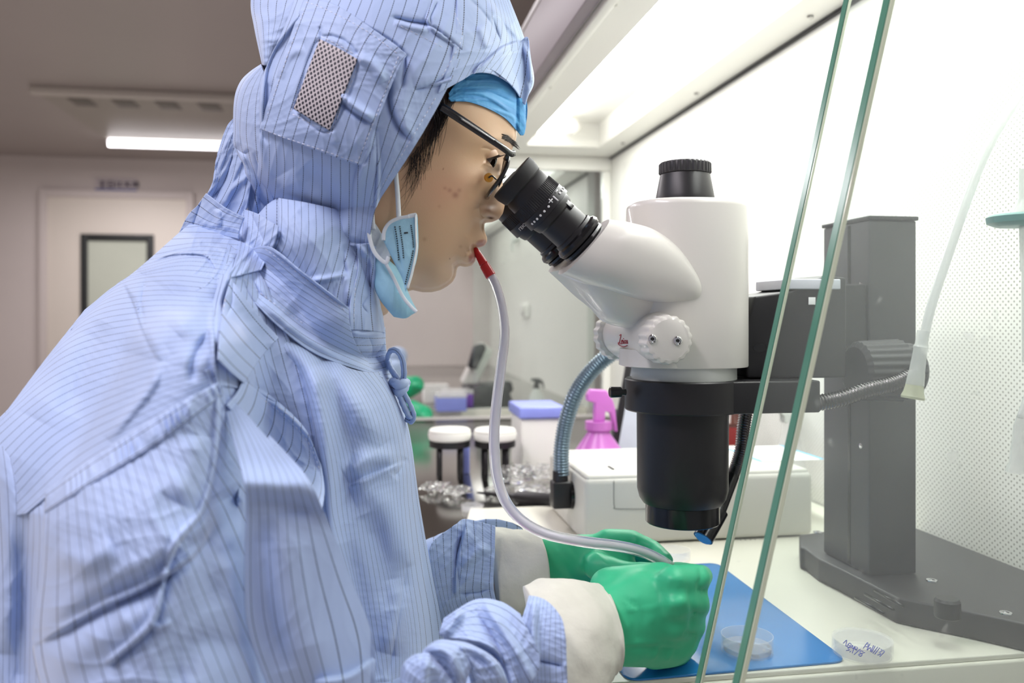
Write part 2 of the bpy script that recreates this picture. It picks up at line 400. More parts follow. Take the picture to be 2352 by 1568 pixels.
for lo, hi in (((wl, YW-.05, wb-.05), (wl+.055, YW-.031, wt)), ((wr-.055, YW-.05, wb-.05), (wr, YW-.031, wt)), ((wl+.055, YW-.05, wt-.055), (wr-.055, YW-.031, wt)), ((wl+.055, YW-.05, wb-.05), (wr-.055, YW-.031, wb+.005))):
    bb('window_frame', lo, hi, M['darkframe'], w1, .004)
# sign above the door
sg = empty('door_sign', P(266, 430, YW-.01), 'small white sign with dark characters over a blue bar above the far door', 'sign')
a, b2 = P(218, 443, YW-.01), P(314, 413, YW-.01)
bb('sign_plate', (a.x, YW-.010, a.z-.01), (b2.x, YW-.001, b2.z+.01), mat('sign_white', rgb(198, 188, 190), .5), sg, .001)
bb('blue_bar', (a.x, YW-.013, P(230, 445, YW).z), (b2.x, YW-.0105, P(230, 434, YW).z), M['bluebar'], sg)
G = [[((0, 9), (10, 9)), ((5, 10), (5, 0)), ((1, 5), (9, 5)), ((0, 0), (10, 0))], [((1, 10), (1, 0)), ((1, 10), (9, 10)), ((9, 10), (9, 0)), ((1, 5), (9, 5)), ((1, 0), (9, 0))], [((2, 10), (0, 6)), ((1, 7), (1, 0)), ((4, 8), (10, 8)), ((7, 10), (7, 0)), ((4, 3), (10, 3))], [((0, 8), (10, 8)), ((5, 10), (1, 0)), ((5, 6), (10, 0)), ((2, 4), (9, 4))], [((1, 9), (9, 9)), ((1, 9), (1, 1)), ((9, 9), (9, 1)), ((3, 6), (7, 6)), ((5, 8), (5, 1))]]
L_ = []
for i, g in enumerate(G):
    for s_ in g: L_.append([(i*13+q[0], q[1]) for q in s_])
a = P(228, 430, YW-.012); ribbons('sign_characters', L_, a, (.0049, 0, 0), (0, 0, .0052), .0045, M['signtext'], sg)['kind'] = 'stuff'

# ceiling lamp and ventilation panel
a = P(250, 333, 6.45); lz = zz(HC)
cl = empty('ceiling_light', (a.x+.6, a.y, lz-.03), 'long glowing tube light on the grey ceiling behind the hooded person', 'light')
bb('light_housing', (a.x+.03, a.y-.06, lz-.035), (a.x+1.25, a.y+.06, lz-.001), M['bench_white'], cl, .004)
tube('light_tube', [(a.x+.0, a.y, lz-.06), (a.x+.6, a.y, lz-.06), (a.x+1.25, a.y, lz-.06)], .030, M['room_tube'], cl, seg=16)
vp = empty('ceiling_vent_panel', (P(75, 208, 4.9).x+.8, 5.4, lz-.02), 'white ventilation panel with a row of square slots in the grey ceiling', 'vent')
x0 = PZ(78, 210, HC-.03).x; yv = PZ(78, 210, HC-.03).y
m_v = mat('vent_paint', rgb(196, 188, 180), .5)
bb('panel', (x0, yv, lz-.03), (x0+1.9, yv+1.35, lz-.001), mat('vent_inner', rgb(158, 150, 142), .5), vp, .004)
bb('panel_lip', (x0-.02, yv-.02, lz-.045), (x0+1.12, yv+.03, lz-.002), m_v, vp, .006)
bb('panel_lip', (x0+1.14, yv-.02, lz-.045), (x0+1.9, yv+.03, lz-.002), m_v, vp, .006)
for i in range(6):
    for j in range(3): 
        if j == 0: bb('vent_slot', (x0+.13+i*.24, yv+.12, lz-.034), (x0+.25+i*.24, yv+.30, lz-.0305), mat('slot_dark', rgb(110, 104, 98), .6), vp, .001)

# ------------------------------------------------------------------ clean benches
def bench(y0, y1, name, label, near):
    t = empty(name, (.33, (y0+y1)/2, 0), label, 'bench', 'clean benches in a row')
    top = zz(.394); wx = .60
    bb('bench_top', (.06, y0+.02, zz(-.29)), (wx, y1, zz(-.2612)), M['steel'], t, .003)
    bb('bench_front_edge', (.035, y0+.02, zz(-.32)), (.0595, y1, zz(-.2605)), M['cream'], t, .004)
    bb('bench_end_fascia', (.06, y0+.012, zz(-.32)), (wx, y0+.0195, zz(-.2612)), M['cream'], t, .002)
    bb('bench_cabinet', (.44, y0+.06, .10), (.70, y1-.02, zz(-.292)), M['bench_white'], t, .004)
    for yy in (y0+.10, y1-.08):
        for xx in (.16, .64): bb('foot', (xx-.03, yy-.03, 0), (xx+.03, yy+.03, .10), M['darkgrey'], t, .004)
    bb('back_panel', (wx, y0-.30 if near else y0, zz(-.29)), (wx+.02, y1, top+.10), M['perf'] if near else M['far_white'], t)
    # roof with a lamp recess
    ya = y0-.30 if near else y0
    bb('roof_panel', (.285, ya, top), (.36, y1, top+.02), M['bench_white'], t)
    bb('roof_panel', (.535, ya, top), (wx-.003, y1, top+.02), M['bench_white'], t)
    bb('roof_panel', (.36, y1-.14, top), (.535, y1, top+.02), M['bench_white'], t)
    bb('recess_top', (.36, ya, top+.055), (.535, y1-.14, top+.06), M['bench_white'], t)
    bb('recess_side', (.355, ya, top+.02), (.36, y1-.14, top+.06), M['bench_white'], t)
    bb('recess_side', (.535, ya, top+.02), (.54, y1-.14, top+.06), M['bench_white'], t)
    bb('recess_end', (.355, y1-.139, top+.0205), (.54, y1-.134, top+.06), M['bench_white'], t)
    bb('header_box', (.265, ya, top-.004), (.284, y1, top+.10), M['header'], t, .002)
    bb('header_lid', (.265, ya, top+.102), (wx+.02, y1, top+.115), M['grey_panel'], t, .002)
    bb('roof_rail', (.286, ya, top-.012), (.300, y1, top-.001), M['bench_white'], t, .002)
    bb('seal_strip', (wx-.004, ya, top-.006), (wx-.0005, y1, top-.0005), M['darkgrey'], t)
    # lamp tube in the recess
    lt = tube('lamp_tube', [(.392, ya+.02, top+.018), (.392, (ya+y1)/2, top+.018), (.392, y1-.19, top+.018)], .0145, M['lamp'] if near else M['lamp_dim'], t, seg=14)
    lathe('lamp_holder', [(0, .016), (.004, .019), (.02, .019), (.024, .012)], (.45, y1-.20, top+.030), (0, -1, 0), M['white'], t, 20)
    lathe('lamp_socket', [(0, .006), (.03, .006)], (.45, y1-.16, top+.030), (0, -1, 0), M['white'], t, 12)
    for yy in ((.75, 1.05, 1.45, 1.9) if near else (2.6, 3.2)):
        for xx in (.306, .575):
            lathe('roof_screw', [(0, .0045), (.002, .0040), (.003, .002)], (xx, yy, top-.0005), (0, 0, -1), M['steel'], t, 12)
    # end frame
    bb('end_rail', (.27, y1-.02, top-.035), (wx, y1, top-.001), M['bench_white'], t, .003)
    bb('end_post', (wx-.022, y1-.02, zz(-.26)), (wx-.001, y1, top-.036), M['bench_white'], t, .002)
    if near: bb('end_sill', (.062, y1-.02, zz(-.26)), (wx-.023, y1, zz(-.254)), M['grey_panel'], t, .001)
    return t
bn = bench(.56, 2.1, 'clean_bench', 'white clean bench with perforated back wall and bright tube lamp around the microscope', True)
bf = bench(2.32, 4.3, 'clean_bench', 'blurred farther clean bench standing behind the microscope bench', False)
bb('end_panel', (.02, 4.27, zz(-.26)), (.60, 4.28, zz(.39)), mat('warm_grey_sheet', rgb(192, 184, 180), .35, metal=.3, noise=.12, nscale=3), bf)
bb('end_pane', (.25, 2.084, zz(-.234)), (.577, 2.089, zz(.357)), M['cleanglass'], bn)
# two glass side panes at the near end, each with its sloping polished front edge
def side_glass(Y, th, ptop, pbot, label, ew):
    a_, b_ = P(ptop[0], ptop[1], Y), P(pbot[0], pbot[1], Y)
    sl = (b_.x-a_.x)/(b_.z-a_.z); zt, zb = zz(.392), zz(-.33)
    xt = a_.x+sl*(zt-a_.z); xb = a_.x+sl*(zb-a_.z)
    g = empty('glass_side_pane', (xb+.1, Y, zb), label, 'glass pane')
    q = [(xt, Y, zt), (xb, Y, zb), (.597, Y, zb), (.597, Y, zt)]
    v = [(p[0], Y, p[2]) for p in q]; from_data('glass_sheet', v, [(0, 1, 2, 3)], M['glass'], g, False)
    e = [(xt-.0012, Y-.0008, zt), (xb-.0012, Y-.0008, zb), (xb-.0012, Y+th, zb), (xt-.0012, Y+th, zt)]
    prism('polished_edge', e, (.0011, 0, 0), M['glass_edge'], g)
    e = [(xt-.0008, Y-.0022, zt), (xb-.0008, Y-.0022, zb), (xb+ew, Y-.0010, zb), (xt+ew, Y-.0010, zt)]
    prism('edge_bevel', e, (0, .0008, 0), M['glass_bevel'], g)
    return g
side_glass(.50, .0050, (1950, 0), (1609, 1568), 'farther glass side pane, its thin green edge nearest the microscope', .0014)
side_glass(.445, .0060, (2045, 0), (1699, 1568), 'nearer glass side pane, the one with the thicker green edge', .0026)

# cream work board on the steel top, blue mat on it
zb = -.26
bd = prism('work_board', [(.03, .575, zz(zb)-.0012), (.597, .575, zz(zb)-.0012), (.597, 1.12, zz(zb)-.0012), (.13, 1.12, zz(zb)-.0012)], (0, 0, .0040), M['cream'], None, .001)
tag(bd, 'cream work board lying on the steel bench top under the mat and microscope', 'board')
zt = zb+.0030
bl = PZ(1948, 1521, zt); br_ = PZ(1647, 1295, zt); bk = PZ(1440, 1566, zt)
m_pts = [Vector((bk.x, bk.y, zz(zt))), Vector((bl.x, bl.y, zz(zt))), Vector((br_.x, br_.y, zz(zt))), Vector((bk.x, br_.y, zz(zt)))]
def roundpoly(pts, r, n=6):
    out = []
    for i, p in enumerate(pts):
        a = (pts[i-1]-p).normalized(); b = (pts[(i+1) % len(pts)]-p).normalized()
        for k in range(n+1):
            t = k/n; out.append(p + a*(r*(1-t)**2) + b*(r*t**2))
    return out
mo = prism('cutting_mat', roundpoly(m_pts, .012), (0, 0, .0016), M['mat_blue'], None, .0004)
tag(mo, 'glossy translucent blue mat on the cream board under the gloved hands', 'mat')
ZM = zt+.0017            # top of the mat relative to the eye

# ------------------------------------------------------------------ microscope
MY = .66
ms = empty('stereo_microscope', P(1576, 1210, MY), 'white and black stereo microscope on a black column stand that the person looks into', 'microscope')
ax0 = P(1576, 650, MY); tS = (ax0-CV).dot(Fv); mpp = tS/FPX       # metres per pixel at the axis
def zpx(py, D=None): return ZC+(HOR-py)/FPX*(D or tS)
def sring(cx, cy, z, rx, ry, e=2.0, n=64):
    R = []
    for i in range(n):
        t = 2*PI*i/n; c, s = math.cos(t), math.sin(t)
        R.append((cx+rx*math.copysign(abs(c)**(2/e), c), cy+ry*math.copysign(abs(s)**(2/e), s), z))
    return R
cx, cy = ax0.x, ax0.y
rb = 136.5*mpp*.985; zt1 = zpx(452, tS-.04)
zb1 = zpx(847, tS-.042)
rings = []
for z, k in ((zt1-.0006, .55), (zt1, .90), (zt1-.0008, .955), (zt1-.0025, .985), (zt1-.005, 1.0), (zz(0), 1.0), (zb1+.0010, 1.0), (zb1, .99), (zb1, .6)):
    rings.append(sring(cx, cy, z, rb*k, rb*.92*k, 2.45))
loft('optics_body', rings, M['white'], ms, angle=45)
# phototube cap
pz = zpx(455); lathe('phototube_cone', [(-.004, 68*mpp), (.0, 67*mpp), (.0012, 66*mpp), (.0185, 57*mpp), (.019, 56*mpp)], (cx-.001, cy, pz), (0, 0, 1), M['black'], ms, 64)
lathe('ribbed_cap', [(0, 57.5*mpp), (.001, 59*mpp), (.008, 58.5*mpp), (.0092, 56*mpp), (.0098, 50*mpp)], (cx-.001, cy, pz+.0192), (0, 0, 1), M['darkgrey'], ms, 192, rib=(1, 2, 32, .016, True))
# binocular head
def sec(top, bot, hw, e=2.6, n=56, Y=MY):
    t = P(top[0], top[1], Y); b = P(bot[0], bot[1], Y); c = (t+b)/2; u = (t-b)/2; R = []
    for i in range(n):
        w = 2*PI*i/n; cc, s = math.cos(w), math.sin(w)
        R.append(c+u*math.copysign(abs(cc)**(2/e), cc)+Vector((0, hw*math.copysign(abs(s)**(2/e), s), 0)))
    return R
secs = [sec((1392, 514), (1277, 622), .053, 3.6), sec((1405, 518), (1292, 637), .053, 3.4), sec((1450, 535), (1332, 680), .047, 3.0), sec((1500, 560), (1366, 712), .040, 2.6),
        sec((1550, 600), (1388, 738), .033, 2.4), sec((1590, 645), (1432, 752), .029, 2.3), sec((1612, 690), (1510, 762), .026, 2.2)]
def smooth_secs(ss, m=6):
    A = np.array([[list(p) for p in s] for s in ss]); out = []
    n = len(ss); res = np.stack([spline(A[:, i, :], (n-1)*m+1) for i in range(A.shape[1])], 1)
    return [[Vector(p) for p in r] for r in res]
loft('binocular_head', smooth_secs(secs), M['white'], ms, angle=50)
for sY in (-1, 1):
    Yt = MY+sY*.0315
    fs = [sec((1393, 505), (1287, 630), .0270, 2.4, Y=Yt), sec((1440, 512), (1352, 655), .0285, 2.5, Y=Yt), sec((1495, 528), (1440, 682), .0275, 2.5, Y=MY+sY*.029), sec((1548, 568), (1525, 698), .024, 2.5, Y=MY+sY*.027), sec((1590, 628), (1578, 702), .019, 2.4, Y=MY+sY*.027), sec((1612, 676), (1606, 698), .008, 2.2, Y=MY+sY*.028)]
    # shift so the near fairing sits where the photo shows it
    loft('tube_fairing', smooth_secs(fs), M['white'], ms, angle=50)
# focus hub and knobs (axis across, along Y)
hub = P(1533, 780, .605)
hc = Vector((hub.x, 0, hub.z))
lathe('drive_hub', [(0, .0180), (.004, .0205), (.012, .0218), (.10, .0218), (.112, .0200)], (hc.x+.006, .622, hc.z+.001), (0, 1, 0), M['white'], ms, 64)
lathe('drive_knob', [(0, .0150), (.0012, .0172), (.0030, .0180), (.017, .0184), (.0210, .0170)], (hc.x, .600, hc.z), (0, 1, 0), M['white'], ms, 180, rib=(1, 4, 18, .028, False))
lathe('drive_knob', [(0, .019), (.002, .0220), (.014, .0226), (.016, .020)], (hc.x+.004, .733, hc.z), (0, 1, 0), M['white'], ms, 180, rib=(1, 2, 18, .03, False))
for px_ in ((1498, 778), (1556, 782)):
    q = P(px_[0], px_[1], .5995)
    lathe('knob_screw', [(0, .0033), (-.0010, .0033), (-.0013, .0024), (-.0007, .0022)], q, (0, 1, 0), M['chrome'], ms, 24)
    lathe('screw_socket', [(0, .0013), (-.0004, .0013)], q+Vector((0, -.0012, 0)), (0, 1, 0), M['black'], ms, 6)
# lower body block, fixture ring
loft('body_foot', [sring(cx-.006, cy, zpx(800), rb*.98, rb*.85, 2.6), sring(cx-.006, cy, zb1+.0006, rb*1.0, rb*.88, 2.6), sring(cx-.006, cy, zb1, rb*.97, rb*.85, 2.6)], M['white'], ms, angle=40)
bx = P(1570, 900, MY); bx = Vector((bx.x, MY, 0))
lathe('mount_ring', [(0, 119*mpp), (.012, 119*mpp)], (bx.x, MY, zpx(872)), (0, 0, 1), M['ringgrey'], ms, 72)
# black carrier: ring and arm
zA, zB = zpx(868), zpx(940)
lathe('carrier_ring', [(0, 132*mpp), (.001, 134*mpp), (zA-zB-.001, 134*mpp), (zA-zB, 131*mpp), (zA-zB, 100*mpp)], (bx.x, MY, zB), (0, 0, 1), M['black'], ms, 96)
bb('carrier_arm', (bx.x+.01, MY-.040, zB+.0002), (P(1885, 900, MY-.04).x, MY+.040, zA-.0002), M['black'], ms, .0015)
q = P(1620, 908, MY-.047); lathe('lock_hole', [(0, .0026), (-.0012, .0026), (-.0014, .0016)], q+Vector((0, .0012, 0)), (.08, 1, 0), M['chrome'], ms, 20)
q = P(1437, 900, MY-.01); lathe('lock_screw', [(0, .0025), (.004, .0025), (.0042, .0042), (.0125, .0044), (.0132, .0035)], q, (-1, -.05, 0), M['black_gloss'], ms, 20)
# objective barrel
zt2 = zB; h2 = zpx(1150, tS-.0)
lathe('objective_barrel', [(0, 104*mpp), (zt2-zpx(1120), 103*mpp), (zt2-zpx(1140), 98*mpp), (zt2-zpx(1152), 90*mpp)], (bx.x-.001, MY, zt2), (0, 0, -1), M['black'], ms, 96)
lathe('objective_ring', [(0, 82*mpp), (.002, 83*mpp), (.0025, 84*mpp), (.017, 84*mpp), (.0178, 82*mpp), (.0178, 70*mpp)], (bx.x-.001, MY, zpx(1147)), (0, 0, -1), M['black_gloss'], ms, 96)
lathe('front_lens', [(0, 70*mpp), (.001, 50*mpp), (.0015, 5*mpp)], (bx.x-.001, MY, zpx(1147)-.016), (0, 0, -1), M['black_gloss'], ms, 48)
# eyepieces
E0 = P(1174, 405, MY-.0315); E1 = P(1340, 556, MY-.0315); ed = (E1-E0).normalized(); eL = (E1-E0).length
k_ = (E0-CV).dot(Fv)/FPX
def eyepiece(off, near):
    o = E0+Vector((0, off, 0)); S_ = k_
    def st(a): return a*S_
    tg = ms
    lathe('eyecup', [(st(2), 40*S_), (st(0), 56*S_), (st(2), 61*S_), (st(14), 62*S_), (st(34), 58*S_), (st(38), 54*S_)], o, ed, M['rubber'], tg, 72)
    lathe('eye_lens', [(st(3), 5*S_), (st(4), 38*S_), (st(5), 44*S_)], o, ed, M['black_gloss'], tg, 48)
    lathe('diopter_ring', [(st(36), 54*S_), (st(44), 57*S_), (st(62), 58*S_), (st(64), 59*S_), (st(92), 60*S_), (st(93), 61*S_), (st(118), 62*S_), (st(119), 57*S_)], o, ed, M['black'], tg, 288, rib=(3, 4, 72, .012, True))
    lathe('eyepiece_barrel', [(st(116), 56*S_), (st(124), 56*S_), (st(136), 53*S_), (st(140), 49*S_), (st(188), 49*S_), (st(190), 53*S_), (st(200), 54*S_), (st(203), 51*S_)], o, ed, M['black'], tg, 72)
    lathe('rubber_ring', [(st(198), 54*S_), (st(202), 60*S_), (st(210), 63*S_), (st(218), 60*S_), (st(221), 55*S_), (st(222), 58*S_), (st(228), 59*S_), (st(232), 54*S_), (st(250), 52*S_)], o, ed, M['black_gloss'], tg, 72)
    if near:
        a = Vector((0, -1, 0)); b = a.cross(ed).normalized()
        if b.z < 0: b = -b
        D = []
        def at(ang, h, r=62.3): return o+ed*st(h)+(a*math.cos(ang)+b*math.sin(ang))*(r*S_)
        for k, dg in enumerate((-62, -53, -43, -32, -20, -7, 34, 47, 60, 72)):
            w = math.radians(dg); q = at(w, 106); nn = (a*math.cos(w)+b*math.sin(w))
            D.append(lathe_data([(0, 3.0*S_), (.0003, 2.8*S_)], q, nn, 12))
        def bar(p, q2, w_): D.append(tube_data([p, q2], w_*S_, seg=6, n=2))
        w = math.radians(16); bar(at(w, 98), at(w, 114), 1.8)
        w = math.radians(5); bar(at(w-.10, 101), at(w+.10, 101), 1.3); bar(at(w, 95), at(w, 107), 1.3)
        w = math.radians(32); bar(at(w-.07, 97), at(w+.07, 97), 1.9)
        joined('diopter_marks', D, M['whiteink'], tg)['kind'] = 'stuff'
        # window notch
        w = math.radians(40); q = at(w, 140, 52.0); nn = (a*math.cos(w)+b*math.sin(w)); tt = nn.cross(ed)
        Mx = Matrix((ed, tt, nn)).transposed().to_4x4()
        box('lock_notch', q, (st(22), st(15), st(4)), M['black_gloss'], tg, bev=.0003, M=Mx)
    else:
        a = Vector((0, -1, 0)); b = a.cross(ed).normalized(); b = b if b.z > 0 else -b
        w = math.radians(-38); nn = (a*math.cos(w)+b*math.sin(w)); q = o+ed*st(105)+nn*(62.5*S_)
        v, f = text_data('LEICA', 12*S_, q, nn.cross(ed), ed); from_data('eyepiece_print', v, f, M['whiteink'], tg, False)
eyepiece(0, True); eyepiece(.063, False)
# maker's script on the hub
LC = [[(0.5, 9.5), (2.0, 10.5), (1.9, 8.5), (1.0, 5), (.2, 2), (-.6, .8), (-1.1, 1.6), (0, 2.2), (1.5, .8), (2.6, .9)],
      [(2.4, 2.4), (3.6, 3.4), (3.5, 4.6), (2.7, 4.3), (2.5, 2.2), (3.2, .9), (4.2, 1.7)], [(4.6, 4.3), (4.6, 1.6), (5.2, 1.2)], [(4.8, 6.0), (5.0, 6.2)],
      [(7.0, 4.0), (6.2, 4.4), (5.7, 3.0), (6.2, 1.2), (7.2, 1.8)], [(9.0, 4.0), (8.1, 4.3), (7.5, 2.7), (8.0, 1.1), (8.9, 2.4), (9.1, 4.2), (9.0, 1.4), (9.6, 1.5)],
      [(-.8, .2), (2, -1.6), (5.5, -2.2), (8.8, -1.0)]]
# hub surface point seen at (1432, 780)
def hub_pt(px_, py_):
    d = ray(px_, py_); o2 = CV-Vector((hc.x+.006, 0, hc.z+.001)); A = d.x**2+d.z**2; B = 2*(o2.x*d.x+o2.z*d.z); C_ = o2.x**2+o2.z**2-.0220**2
    t = (-B-math.sqrt(max(B*B-4*A*C_, 0)))/(2*A); return CV+d*t
Ds = []
for L in LC:
    f_ = spline(L, 5*len(L)) if len(L) > 2 else spline(L, 2)
    Ds.append(tube_data([hub_pt(1422+q[0]*2.1, 791-q[1]*2.2) for q in f_], .00040, seg=6, n=0))
joined('maker_script', Ds, M['redink'], ms)
# stand: focus housing, column, base
Yf0, Yf1 = .640, .700
pts = [P(1733, 680, Yf0), P(1816, 668, Yf0), P(1895, 632, Yf0), P(1945, 637, Yf0), P(1945, 868, Yf0), P(1716, 868, Yf0), P(1716, 745, Yf0)]
bb('slide_block', (P(1940, 700, Yf0).x-.004, .702, P(1900, 868, Yf0).z), (.4395, .765, P(1900, 645, Yf0).z), M['black'], ms, .002)
prism('focus_housing', pts, (0, Yf1-Yf0, 0), M['black'], ms, .002)
q = P(1745, 799, Yf0); lathe('housing_hole', [(0, .0036), (-.0003, .0036)], q, (0, 1, 0), M['black_gloss'], ms, 24, sq=1.6)
bb('housing_plate', (P(1812, 660, Yf0).x, Yf0-.001, P(1812, 664, Yf0).z), (P(1930, 640, Yf0).x, Yf1, P(1812, 640, Yf0).z), mat('pale_lilac_plate', rgb(205, 208, 216), .4), ms, .001)
q = P(1865, 691, Yf0-.001); box('label_chip', q, (.006, .0006, .006), M['paper'], ms, bev=.0002)
cxl, cxr, cyn, cyf = .440, .4865, .70, .778
zct, zcb = ZC+.0876, ZC-.2345
bb('column', (cxl, cyn, zcb), (cxr, cyf, zct-.004), M['darkgrey'], ms, .0015)
bb('column_cap', (cxl-.0015, cyn-.0015, zct-.0038), (cxr+.0015, cyf+.0015, zct), M['black'], ms, .001)
bb('column_groove', (cxl-.0006, cyn+.030, zcb+.002), (cxl+.002, cyn+.034, zct-.006), M['black_gloss'], ms)
for z_ in (.026, -.055, -.12): 
    lathe('column_screw', [(0, .0026), (.0008, .0026), (.001, .0016)], (cxl-.0001, cyn+.012, ZC+z_), (-1, 0, 0), M['chrome'], ms, 16)
# coarse focus knobs (axis along Y beside the housing)
kq = P(1962, 852, .655)
lathe('focus_knob', [(0, .020), (.003, .0245), (.030, .0255), (.040, .026), (.0405, .0225), (.052, .0225), (.055, .020)], kq, (1, 0, 0), M['darkgrey'], ms, 240, rib=(1, 5, 24, .022, False))
lathe('knob_shaft', [(0, .008), (.03, .008)], kq+Vector((.02, 0, 0)), (0, 1, 0), M['black'], ms, 24)
zbb = -.2568
bp_ = [(1848, 1308), (1880, 1334), (1925, 1357), (2058, 1431), (2130, 1447), (2225, 1466), (2420, 1512)]
bp3 = [PZ(x, y, zbb) for x, y in bp_]; bp3.append(Vector((.592, bp3[-1].y, zz(zbb)))); bp3.append(Vector((.592, .86, zz(zbb)))); bp3.append(Vector((bp3[0].x+.07, .86, zz(zbb)))); bp3.append(Vector((bp3[0].x+.02, .845, zz(zbb)))); bp3.append(Vector((bp3[0].x-.003, .80, zz(zbb))))
prism('stand_base', bp3, (0, 0, .0216), M['darkgrey'], ms, .002)
zs = zbb+.0218
for x, y in ((2140, 1333), (2310, 1408), (1878, 1222)):
    q = PZ(x, y, zs); lathe('base_screw', [(0, .0048), (.0008, .0046), (.0009, .0026), (.0004, .0024)], q, (0, 0, 1), M['chrome'], ms, 20)
q = PZ(2176, 1418, zs); lathe('base_knob', [(0, .0085), (.001, .0095), (.013, .0095), (.015, .008)], q, (0, 0, 1), M['black'], ms, 48)
for k in range(3):
    p_, q_ = PZ(1965+k*22, 1372-k*8, zs), PZ(2030+k*22, 1408-k*8, zs)
    tube('base_slot', [p_, q_], .0013, M['black_gloss'], ms, n=2)

# ------------------------------------------------------------------ goosenecks and light source
lsx0, lsy = P(1350, 1255, .9).x, PZ(1352, 1256, zb+.003).y
ls = empty('fiber_light_source', ((lsx0+.12), lsy+.09, zz(zb)), 'pale grey light source box with rounded edges behind the objective', 'light source')
zl0 = zz(zb)+.0045; zl1 = ZC+(HOR-1098)/FPX*(P(1450, 1098, lsy)-CV).dot(Fv)
lsx1 = P(1868, 1150, lsy).x
bb('housing', (lsx0, lsy, zl0), (lsx1, lsy+.19, zl1), M['box_grey'], ls, .006)
bb('top_lid', (lsx0+.003, lsy+.004, zl1-.004), (lsx1-.003, lsy+.186, zl1+.0035), M['box_grey'], ls, .004)
dpx = lambda x, y: P(x, y, lsy-.0002)
# engraved front panel line
pl_ = [dpx(1410, 1075+28), dpx(1410, 1150), dpx(1412, 1163), dpx(1420, 1168), dpx(1520, 1168)]
tube('panel_seam', pl_, .0005, M['seam'], ls, n=40)
bb('switch', (P(1398, 1060, lsy+.05).x, lsy+.035, zl1+.0030), (P(1403, 1060, lsy+.05).x, lsy+.055, zl1+.0045), M['black'], ls)
for k in range(5):
    tube('vent_line', [dpx(1698+k*12, 1238+k*0), dpx(1724+k*12, 1252)], .0004, M['seam'], ls, n=2)
fo = lambda s: tube
yg = lsy+.06
g1 = empty('gooseneck_light_guide', P(1300, 1165, yg), 'ribbed blue-grey gooseneck arching up behind the focus knobs', 'light guide')
gp = [P(1289, 1090, yg), P(1290, 1030, yg), P(1300, 970, yg), P(1322, 905, yg-.01), P(1356, 855, yg-.02), P(1400, 815, yg-.03), P(1450, 785, yg-.04)]
tube('flexible_neck', gp, .0090, M['flexsteel'], g1, n=280, seg=16, mod=lambda k: 1+.09*np.sin(k*1.25))
q = P(1287, 1080, yg); lathe('neck_socket', [(0, .0085), (.001, .0090), (.024, .0092), (.026, .0090)], q, (0, 0, -1), M['black'], g1, 32)
bb('socket_block', (P(1267, 1100, yg).x, yg-.011, P(1267, 1165, yg).z), (P(1308, 1100, yg).x, yg+.011, P(1267, 1104, yg).z), M['black'], g1, .002)
lathe('light_coupler', [(0, .0155), (.01, .017), (.024, .017)], Vector((P(1306, 1100, yg).x, yg, P(1300, 1137, yg).z)), (1, 0, 0), M['black_gloss'], g1, 40)
g2 = empty('gooseneck_light_guide', P(1615, 1235, .70), 'dark ribbed gooseneck with black tip curving down right of the objective', 'light guide')
Yg = .715
gp = [P(2300, 790, .66), P(2200, 822, .655), P(2100, 858, .645), P(2000, 890, .640), P(1920, 915, .640), P(1850, 930, .66), P(1780, 912, .70), P(1722, 925, Yg), P(1709, 975, Yg), P(1703, 1030, Yg), P(1690, 1075, Yg), P(1679, 1100, Yg)]
gp = gp[5:]
gp[0] = P(1830, 900, .712); gp[1] = P(1760, 898, .712)
tube('flexible_neck', gp, .0058, M['flexblack'], g2, n=240, seg=16, mod=lambda k: 1+.10*np.sin(k*1.5))
t0, t1, t2 = P(1681, 1092, Yg), P(1645, 1185, .70), P(1615, 1236, .69)
v, f = tube_data([t0, t1], .0066, n=2, seg=20); d_, e_ = tube_data([P(1650, 1172, .70), t2], .0088, n=2, seg=24)
joined('guide_tip', [(v, f), (d_, e_)], M['black_gloss'], g2, angle=40)
dd = (t2-t1).normalized(); lathe('tip_lens', [(0, .0074), (.0004, .0070)], t2+dd*.0002, dd, mat('blue_lens', rgb(120, 170, 215), .1), g2, 24)
g3 = empty('gooseneck_light_guide', P(1990, 900, .63), 'dark ribbed gooseneck crossing in front of the stand column behind the glass', 'light guide')
gp = [P(1862, 928, .635), P(1930, 915, .632), P(2000, 893, .630), P(2060, 878, .628), P(2112, 852, .628)]
tube('flexible_neck', gp, .0062, M['flexblack'], g3, n=160, seg=16, mod=lambda k: 1+.10*np.sin(k*1.5))
